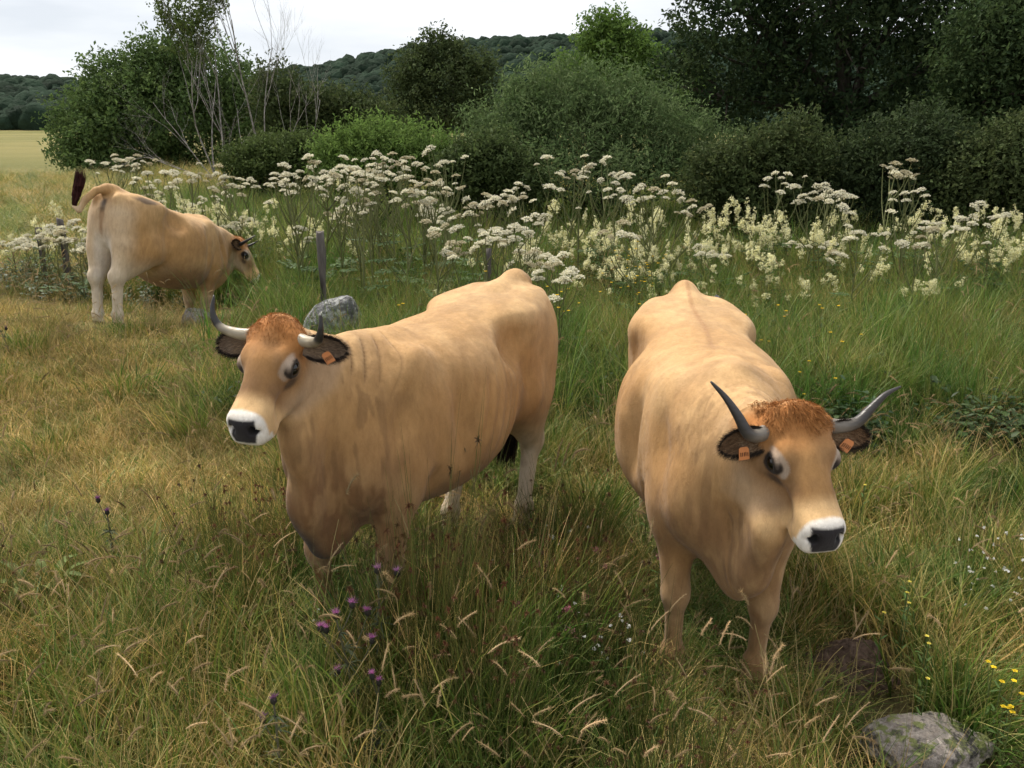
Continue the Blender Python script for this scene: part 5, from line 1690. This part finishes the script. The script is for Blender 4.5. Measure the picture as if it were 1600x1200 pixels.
# meadowsweet: creamy mass nobody could count
CREAM = [(.84, .79, .46), (.88, .85, .58), (.72, .68, .34), (.80, .79, .50)]
def c_sweet(A):
    for s in range(4):
        b = r.normal(0, .09, 2); h = r.uniform(.75, 1.15); az = r.uniform(0, 6.28)
        top = np.array([b[0] + .12 * math.cos(az), b[1] + .12 * math.sin(az), h])
        V, F = tube([(b[0], b[1], 0), (b[0], b[1], h * .5), top], [.003, .0025, .0015], 4, False); A.add(V, F, (.14, .12, .05))
        for pl in range(r.integers(2, 5)):          # upright plumes
            n = r.integers(4, 7)
            a3 = r.uniform(0, 6.28); q3 = r.uniform(.0, .05)
            C = top + np.array([math.cos(a3) * q3, math.sin(a3) * q3, r.uniform(-.06, .03)]) + r.normal(size=(n, 3)) * np.array([.011, .011, .026])
            specks(A, C, .0085, 15, .0060, CREAM, r, 1.1)
        for k in range(6):
            t = r.uniform(.2, .85); c = np.array([b[0], b[1], h * t]); a2 = r.uniform(0, 6.28)
            for q in range(3):
                leaf_quad(A, c + np.array([math.cos(a2), math.sin(a2), .1]) * .05 * q, np.array([math.cos(a2 + q), math.sin(a2 + q), .1]), np.array([0, 0, 1.0]), .06, .03, (.055, .095, .025))
PROTO['sweet'] = proto_collection('meadowsweet_clump', clumps(6, c_sweet), M_FLOWER)
def sweet_fn(x, y):
    a = x / (y * .955 + .4)                                   # bearing
    right = sstep(.03, .14, a) * sstep(7.2, 8.8, y) * sstep(12.0, 11, y)
    mid = sstep(-.05, .02, a) * sstep(8.2, 9, y) * sstep(11.5, 10.5, y) * .6
    lft = sstep(-.46, -.40, a) * sstep(-.17, -.22, a) * sstep(10.3, 11, y) * sstep(14.5, 13, y) * .9
    ed = sstep(-.62, -.58, a) * sstep(-.50, -.53, a) * sstep(10, 10.6, y) * sstep(12.5, 11.5, y) * .3
    return np.clip(np.maximum.reduce([right, mid, lft, ed]) * (.25 + .75 * sstep(.36, .62, patch(x, y, .9, 44))), 0, 1)
lay('meadowsweet', 'sweet', 8, 6.4, 15, sweet_fn, 120, (.85, 1.2), lambda x, y: .80 + .2 * sstep(8, 11, y), 'creamy meadowsweet flowering in a mass below the trees', 'flowers')

# small single flowers
def flower_plant(name, loc, h, heads, petal_col, stem_col, label, group, cat='flower', style='daisy', lean=(0, 0), hs=.012):
    z0 = float(gz(loc[0], loc[1]))
    root = empty(name, (loc[0], loc[1], z0), 0); tag(root, label, cat, group)
    A = Acc()
    main = catmull([(0, 0, 0), (lean[0] * .35, lean[1] * .35, h * .5), (lean[0], lean[1], h)], 10)
    V, F = tube(main, np.linspace(.0030, .0018, 10) * (1.9 if style == 'thistle' else 1), 5, False); A.add(V, F, stem_col)
    tips = []
    for k in range(heads):
        if k == 0: e = main[-1]; 
        else:
            i = r.integers(4, 9); az = r.uniform(0, 6.28); ln = h * r.uniform(.12, .30)
            e = main[i] + np.array([math.cos(az) * ln * .55, math.sin(az) * ln * .55, ln])
            V, F = tube(catmull([main[i], main[i] * .5 + e * .5 - (0, 0, .01), e], 6), np.linspace(.0020, .0014, 6) * (1.5 if style == 'thistle' else 1), 4, False); A.add(V, F, stem_col)
        tips.append(e)
    for k in range(10 if style == 'thistle' else 5):
        i = r.integers(1, 9); az = r.uniform(0, 6.28)
        if style == 'thistle':
            Vs, Fs, Cs = strands(np.repeat(main[i][None], 7, 0), np.stack([np.cos(az) + r.normal(0, .4, 7), np.sin(az) + r.normal(0, .4, 7), r.uniform(-.2, .8, 7)], 1), .07, .004, np.array([.085, .10, .055]), seg=3, r=r)
            A.add(Vs, Fs, Cs)
        else:
            leaf_quad(A, main[i], np.array([math.cos(az), math.sin(az), .4]), np.array([0, 0, 1.0]), .045, .010, (.07, .12, .03))
    st = A.mesh('stem'); st.materials.append(M_STEM); mesh_obj('stem', st, None, root)
    for e in tips:
        B = Acc()
        if style == 'thistle':
            Vt, Ft = tube([e - (0, 0, .006), e + (0, 0, .004), e + (0, 0, .014), e + (0, 0, .020)], [.004, hs * .85, hs * .75, hs * .45], 8)
            B.add(Vt, Ft, (.060, .055, .045))
            n = 70
            Vs, Fs, Cs = strands(np.repeat((e + np.array([0, 0, .015]))[None], n, 0), np.stack([r.normal(0, .55, n), r.normal(0, .55, n), np.full(n, 1.0)], 1), hs * 2.0, .0011, np.asarray(petal_col), bend_amt=.2, seg=2, r=r)
            B.add(Vs, Fs, Cs)
        elif style == 'clover':
            specks(B, e[None], hs * .5, 60, hs * .30, petal_col, r, .9)
        else:
            for k in range(5):
                a = k * 1.2566 + r.uniform(-.2, .2)
                leaf_quad(B, e, np.array([math.cos(a), math.sin(a), .35]), np.array([0, 0, 1.0]), hs * 1.25, hs * 1.15, petal_col)
            specks(B, e[None] + (0, 0, .003), hs * .2, 12, hs * .15, np.asarray(petal_col) * .75, r, .5)
        fm = B.mesh('flower_head'); fm.materials.append(M_FLOWER); mesh_obj('flower_head', fm, None, root)
    return root

def gpos(px, py, h=0.0):
    """meadow point whose height h shows at photo pixel"""
    d = (CAM_H - h) / math.tan(RAD(PITCH) + math.atan((py - 600) / FPX))
    return px_x(px, d, h), d
def plant_at(px, py, h, dx=0.0, dy=0.0):
    x, d = gpos(px, py, h)
    return (x - dx, d - dy)
PURPLE = (.62, .24, .50)
STEMC = (.12, .115, .07)
GP = 'purple thistles in the front of the meadow'
flower_plant('thistle', plant_at(528, 1005, .55, -.06), .55, 7, PURPLE, STEMC, 'purple thistle with a cluster of flower heads on a branching stem', GP, style='thistle', lean=(-.06, 0), hs=.014)
flower_plant('thistle', plant_at(592, 935, .62), .62, 2, (.58, .30, .52), STEMC, 'tall thistle with pale purple heads between the two near cows', GP, style='thistle', hs=.014)
flower_plant('thistle', plant_at(580, 1108, .42), .42, 2, PURPLE, STEMC, 'short purple thistle below the clustered one', GP, style='thistle', lean=(.03, 0), hs=.011)
flower_plant('thistle', plant_at(432, 1138, .45), .45, 2, (.22, .10, .20), STEMC, 'fading brownish thistle standing in the rushes', GP, style='thistle', hs=.013)
flower_plant('thistle', plant_at(168, 805, .42), .42, 2, (.20, .06, .20), STEMC, 'dark purple thistle at the edge of the grazed grass', GP, style='thistle', hs=.014)
flower_plant('thistle', plant_at(14, 535, .40), .40, 2, (.12, .06, .10), (.16, .14, .10), 'withered thistle leaning over the dry grass', GP, style='thistle', lean=(-.10, 0), hs=.016)
for (px, py, h) in [(1293 + 260, 1040, .32), (1566, 1063, .30), (1585, 1062, .30), (1568, 1103, .26), (1582, 1112, .26)]:
    flower_plant('yellow_flower', plant_at(px, py, h), h, 2, (.82, .60, .03), (.10, .13, .04), 'yellow flower growing behind the boulder at the path', 'yellow flowers by the boulder', hs=.0095)
for (px, py, h) in [(1422, 905, .4), (1418, 922, .4), (1449, 990, .36), (1452, 1002, .36), (1421, 938, .4), (1382, 953, .38), (1450, 1058, .30), (1352, 755, .35)]:
    flower_plant('yellow_flower', plant_at(px, py, h), h, 1, (.80, .68, .12), (.09, .13, .04), 'small pale yellow flower in the shade beside the dark-horned cow', 'small yellow flowers in the shade', hs=.008)
for q in range(34):
    px, py = (r.uniform(940, 1020), r.uniform(385, 450)) if q < 14 else (r.uniform(1140, 1350), r.uniform(480, 600))
    if q >= 28: px, py = r.uniform(600, 900), r.uniform(400, 460)
    d = r.uniform(5.6, 7.4) if q >= 14 else r.uniform(7.2, 8.4)
    x = px_x(px, d, .5); h = float(np.clip(px_z(py, d) - float(gz(x, d)), .3, 1.0))
    flower_plant('yellow_flower', (x, d), h, 3, (.75, .50, .03), (.12, .14, .04), 'yellow flower standing in the tall grass behind the cows', 'yellow flowers in the tall grass', hs=.013)
for (px, py) in [(810, 975), (890, 1005), (868, 905), (930, 885), (885, 975), (945, 908), (845, 912), (915, 955), (1010, 800), (1030, 885)]:
    h = r.uniform(.30, .42)
    flower_plant('clover', plant_at(px, py, h), h, 1, [(.36, .12, .15), (.30, .13, .14), (.42, .20, .22)], (.10, .12, .04), 'pink clover head in the grass between the near cows', 'pink clover heads', style='clover', hs=.014)
# tiny white flowers
def c_stitch(A):
    for q in range(9):
        b = r.normal(0, .10, 2); h = r.uniform(.25, .42)
        V, F = tube([(b[0], b[1], 0), (b[0] + .02, b[1], h)], [.0009, .0006], 3, False); A.add(V, F, (.10, .13, .04))
        specks(A, np.array([[b[0] + .02, b[1], h]]), .004, 6, .0055, [(.78, .78, .74)], r, .5)
PROTO['stitch'] = proto_collection('stitchwort_clump', clumps(3, c_stitch), M_FLOWER)
def st_fn(x, y):
    return np.maximum.reduce([np.hypot((x - a) / .22, (y - b) / .3) < 1 for (a, b) in [plant_at(850, 910, .3), plant_at(870, 1000, .3), plant_at(1590, 900, .3), plant_at(445, 1080, .3), plant_at(1560, 870, .3)]]).astype(float) * .9
lay('white_stitchwort', 'stitch', 16, 2.2, 6, st_fn, 121, (.8, 1.1), None, 'tiny white stitchwort flowers sprinkled in the grass', 'flowers')

# broad leaved dock by the grazed grass
dx, dy = plant_at(62, 905, .25)
root = empty('dock_plant', (dx, dy, float(gz(dx, dy)))); tag(root, 'broad-leaved dock with pale green leaves at the edge of the rushes', 'plant')
for q in range(8):
    A = Acc(); az = q * .85 + .3
    P = catmull([(0, 0, 0), (.05 * math.cos(az), .05 * math.sin(az), .15), (.13 * math.cos(az), .13 * math.sin(az), .27), (.24 * math.cos(az), .24 * math.sin(az), .30 - .05 * (q % 3))], 9)
    wv = .026 * np.sin(np.linspace(.12, 1, 9) * math.pi) ** .8
    sdv = np.array([-math.sin(az), math.cos(az), 0])
    V = np.stack([P - sdv * wv[:, None] + (0, 0, .008), P, P + sdv * wv[:, None] + (0, 0, .008)], 1).reshape(-1, 3)
    i = np.arange(8)[:, None] * 3; j = np.arange(2)[None]
    A.add(V, np.stack([i + j, i + j + 1, i + 4 + j, i + 3 + j], -1).reshape(-1, 4), (.13, .17, .05))
    me = A.mesh('leaf'); me.materials.append(M_STEM); mesh_obj('leaf', me, None, root)

# flowering grass stalks one can pick out in front
GS = 'flowering grass stalks in the front of the meadow'
spots = [(330, 975), (270, 1020), (345, 1100), (385, 1130), (225, 1115), (160, 1140), (215, 1180), (250, 1165), (425, 1090), (460, 1185), (520, 1160), (540, 1175), (655, 1040), (690, 1020), (705, 1060), (735, 955), (775, 965), (770, 1075), (745, 1035), (820, 1060),
         (885, 950), (905, 1075), (850, 1135), (870, 1125), (925, 1100), (975, 925), (980, 885), (1000, 1010), (1035, 960), (1100, 990), (1130, 1000), (1210, 940), (1225, 985), (1310, 975), (1315, 990), (1330, 1010), (1235, 1065), (1250, 1075), (1290, 1165), (1320, 1150),
         (130, 900), (80, 960), (300, 910), (275, 885), (350, 860), (390, 900), (470, 910), (440, 870), (500, 930), (1390, 890), (1560, 870), (1580, 880), (1575, 955), (1500, 850), (1480, 960), (610, 1110), (640, 1150), (180, 1020), (60, 1110), (100, 1030), (700, 1150), (1060, 1120), (1010, 1170), (1170, 1140), (950, 1160)]
for k, (px, py) in enumerate(spots):
    h = r.uniform(.42, .62)
    x, d = gpos(px, py, h * .95)
    if d < 1.55: continue
    A = Acc(); az = r.uniform(-.6, .6) + (0 if r.random() < .65 else math.pi)
    B = seed_stalk(A, h, r.uniform(.0, .14), az, r, r.uniform(.07, .12), r.uniform(.0036, .0056), hcol=np.array([.66, .49, .29]) * r.uniform(.75, 1.15), arch=r.uniform(.05, .75), feather=34)
    root = empty('grass_stalk', (x - .1 * math.cos(az), d, float(gz(x, d)))); tag(root, 'tan flowering grass stalk arching over the front of the meadow', 'grass stalk', GS)
    m1 = A.mesh('stem'); m1.materials.append(M_DRY); mesh_obj('stem', m1, None, root)
    m2 = B.mesh('seed_head'); m2.materials.append(M_DRY); mesh_obj('seed_head', m2, None, root)

# tall rush tufts against the flank of the near cow
for (x, y, sc) in [(-.44, 2.72, 1.30), (-.30, 2.86, 1.25), (-.14, 2.98, 1.05), (-.58, 2.55, 1.0), (.0, 3.12, .90), (-.26, 2.66, 1.0)]:
    A = Acc(); c_rush(A)
    me = A.mesh('rush_tuft'); me.materials.append(M_GRASS)
    o = mesh_obj('rush_tuft', me); o.location = (x, y, float(gz(x, y))); o.scale = (sc * .85, sc * .85, sc); o.rotation_euler = (0, 0, r.uniform(0, 6.28))
    tag(o, 'tall dark rush tuft standing in front of the flank of the cow with pale horns', 'rush', 'rush tufts in front of the near cow')
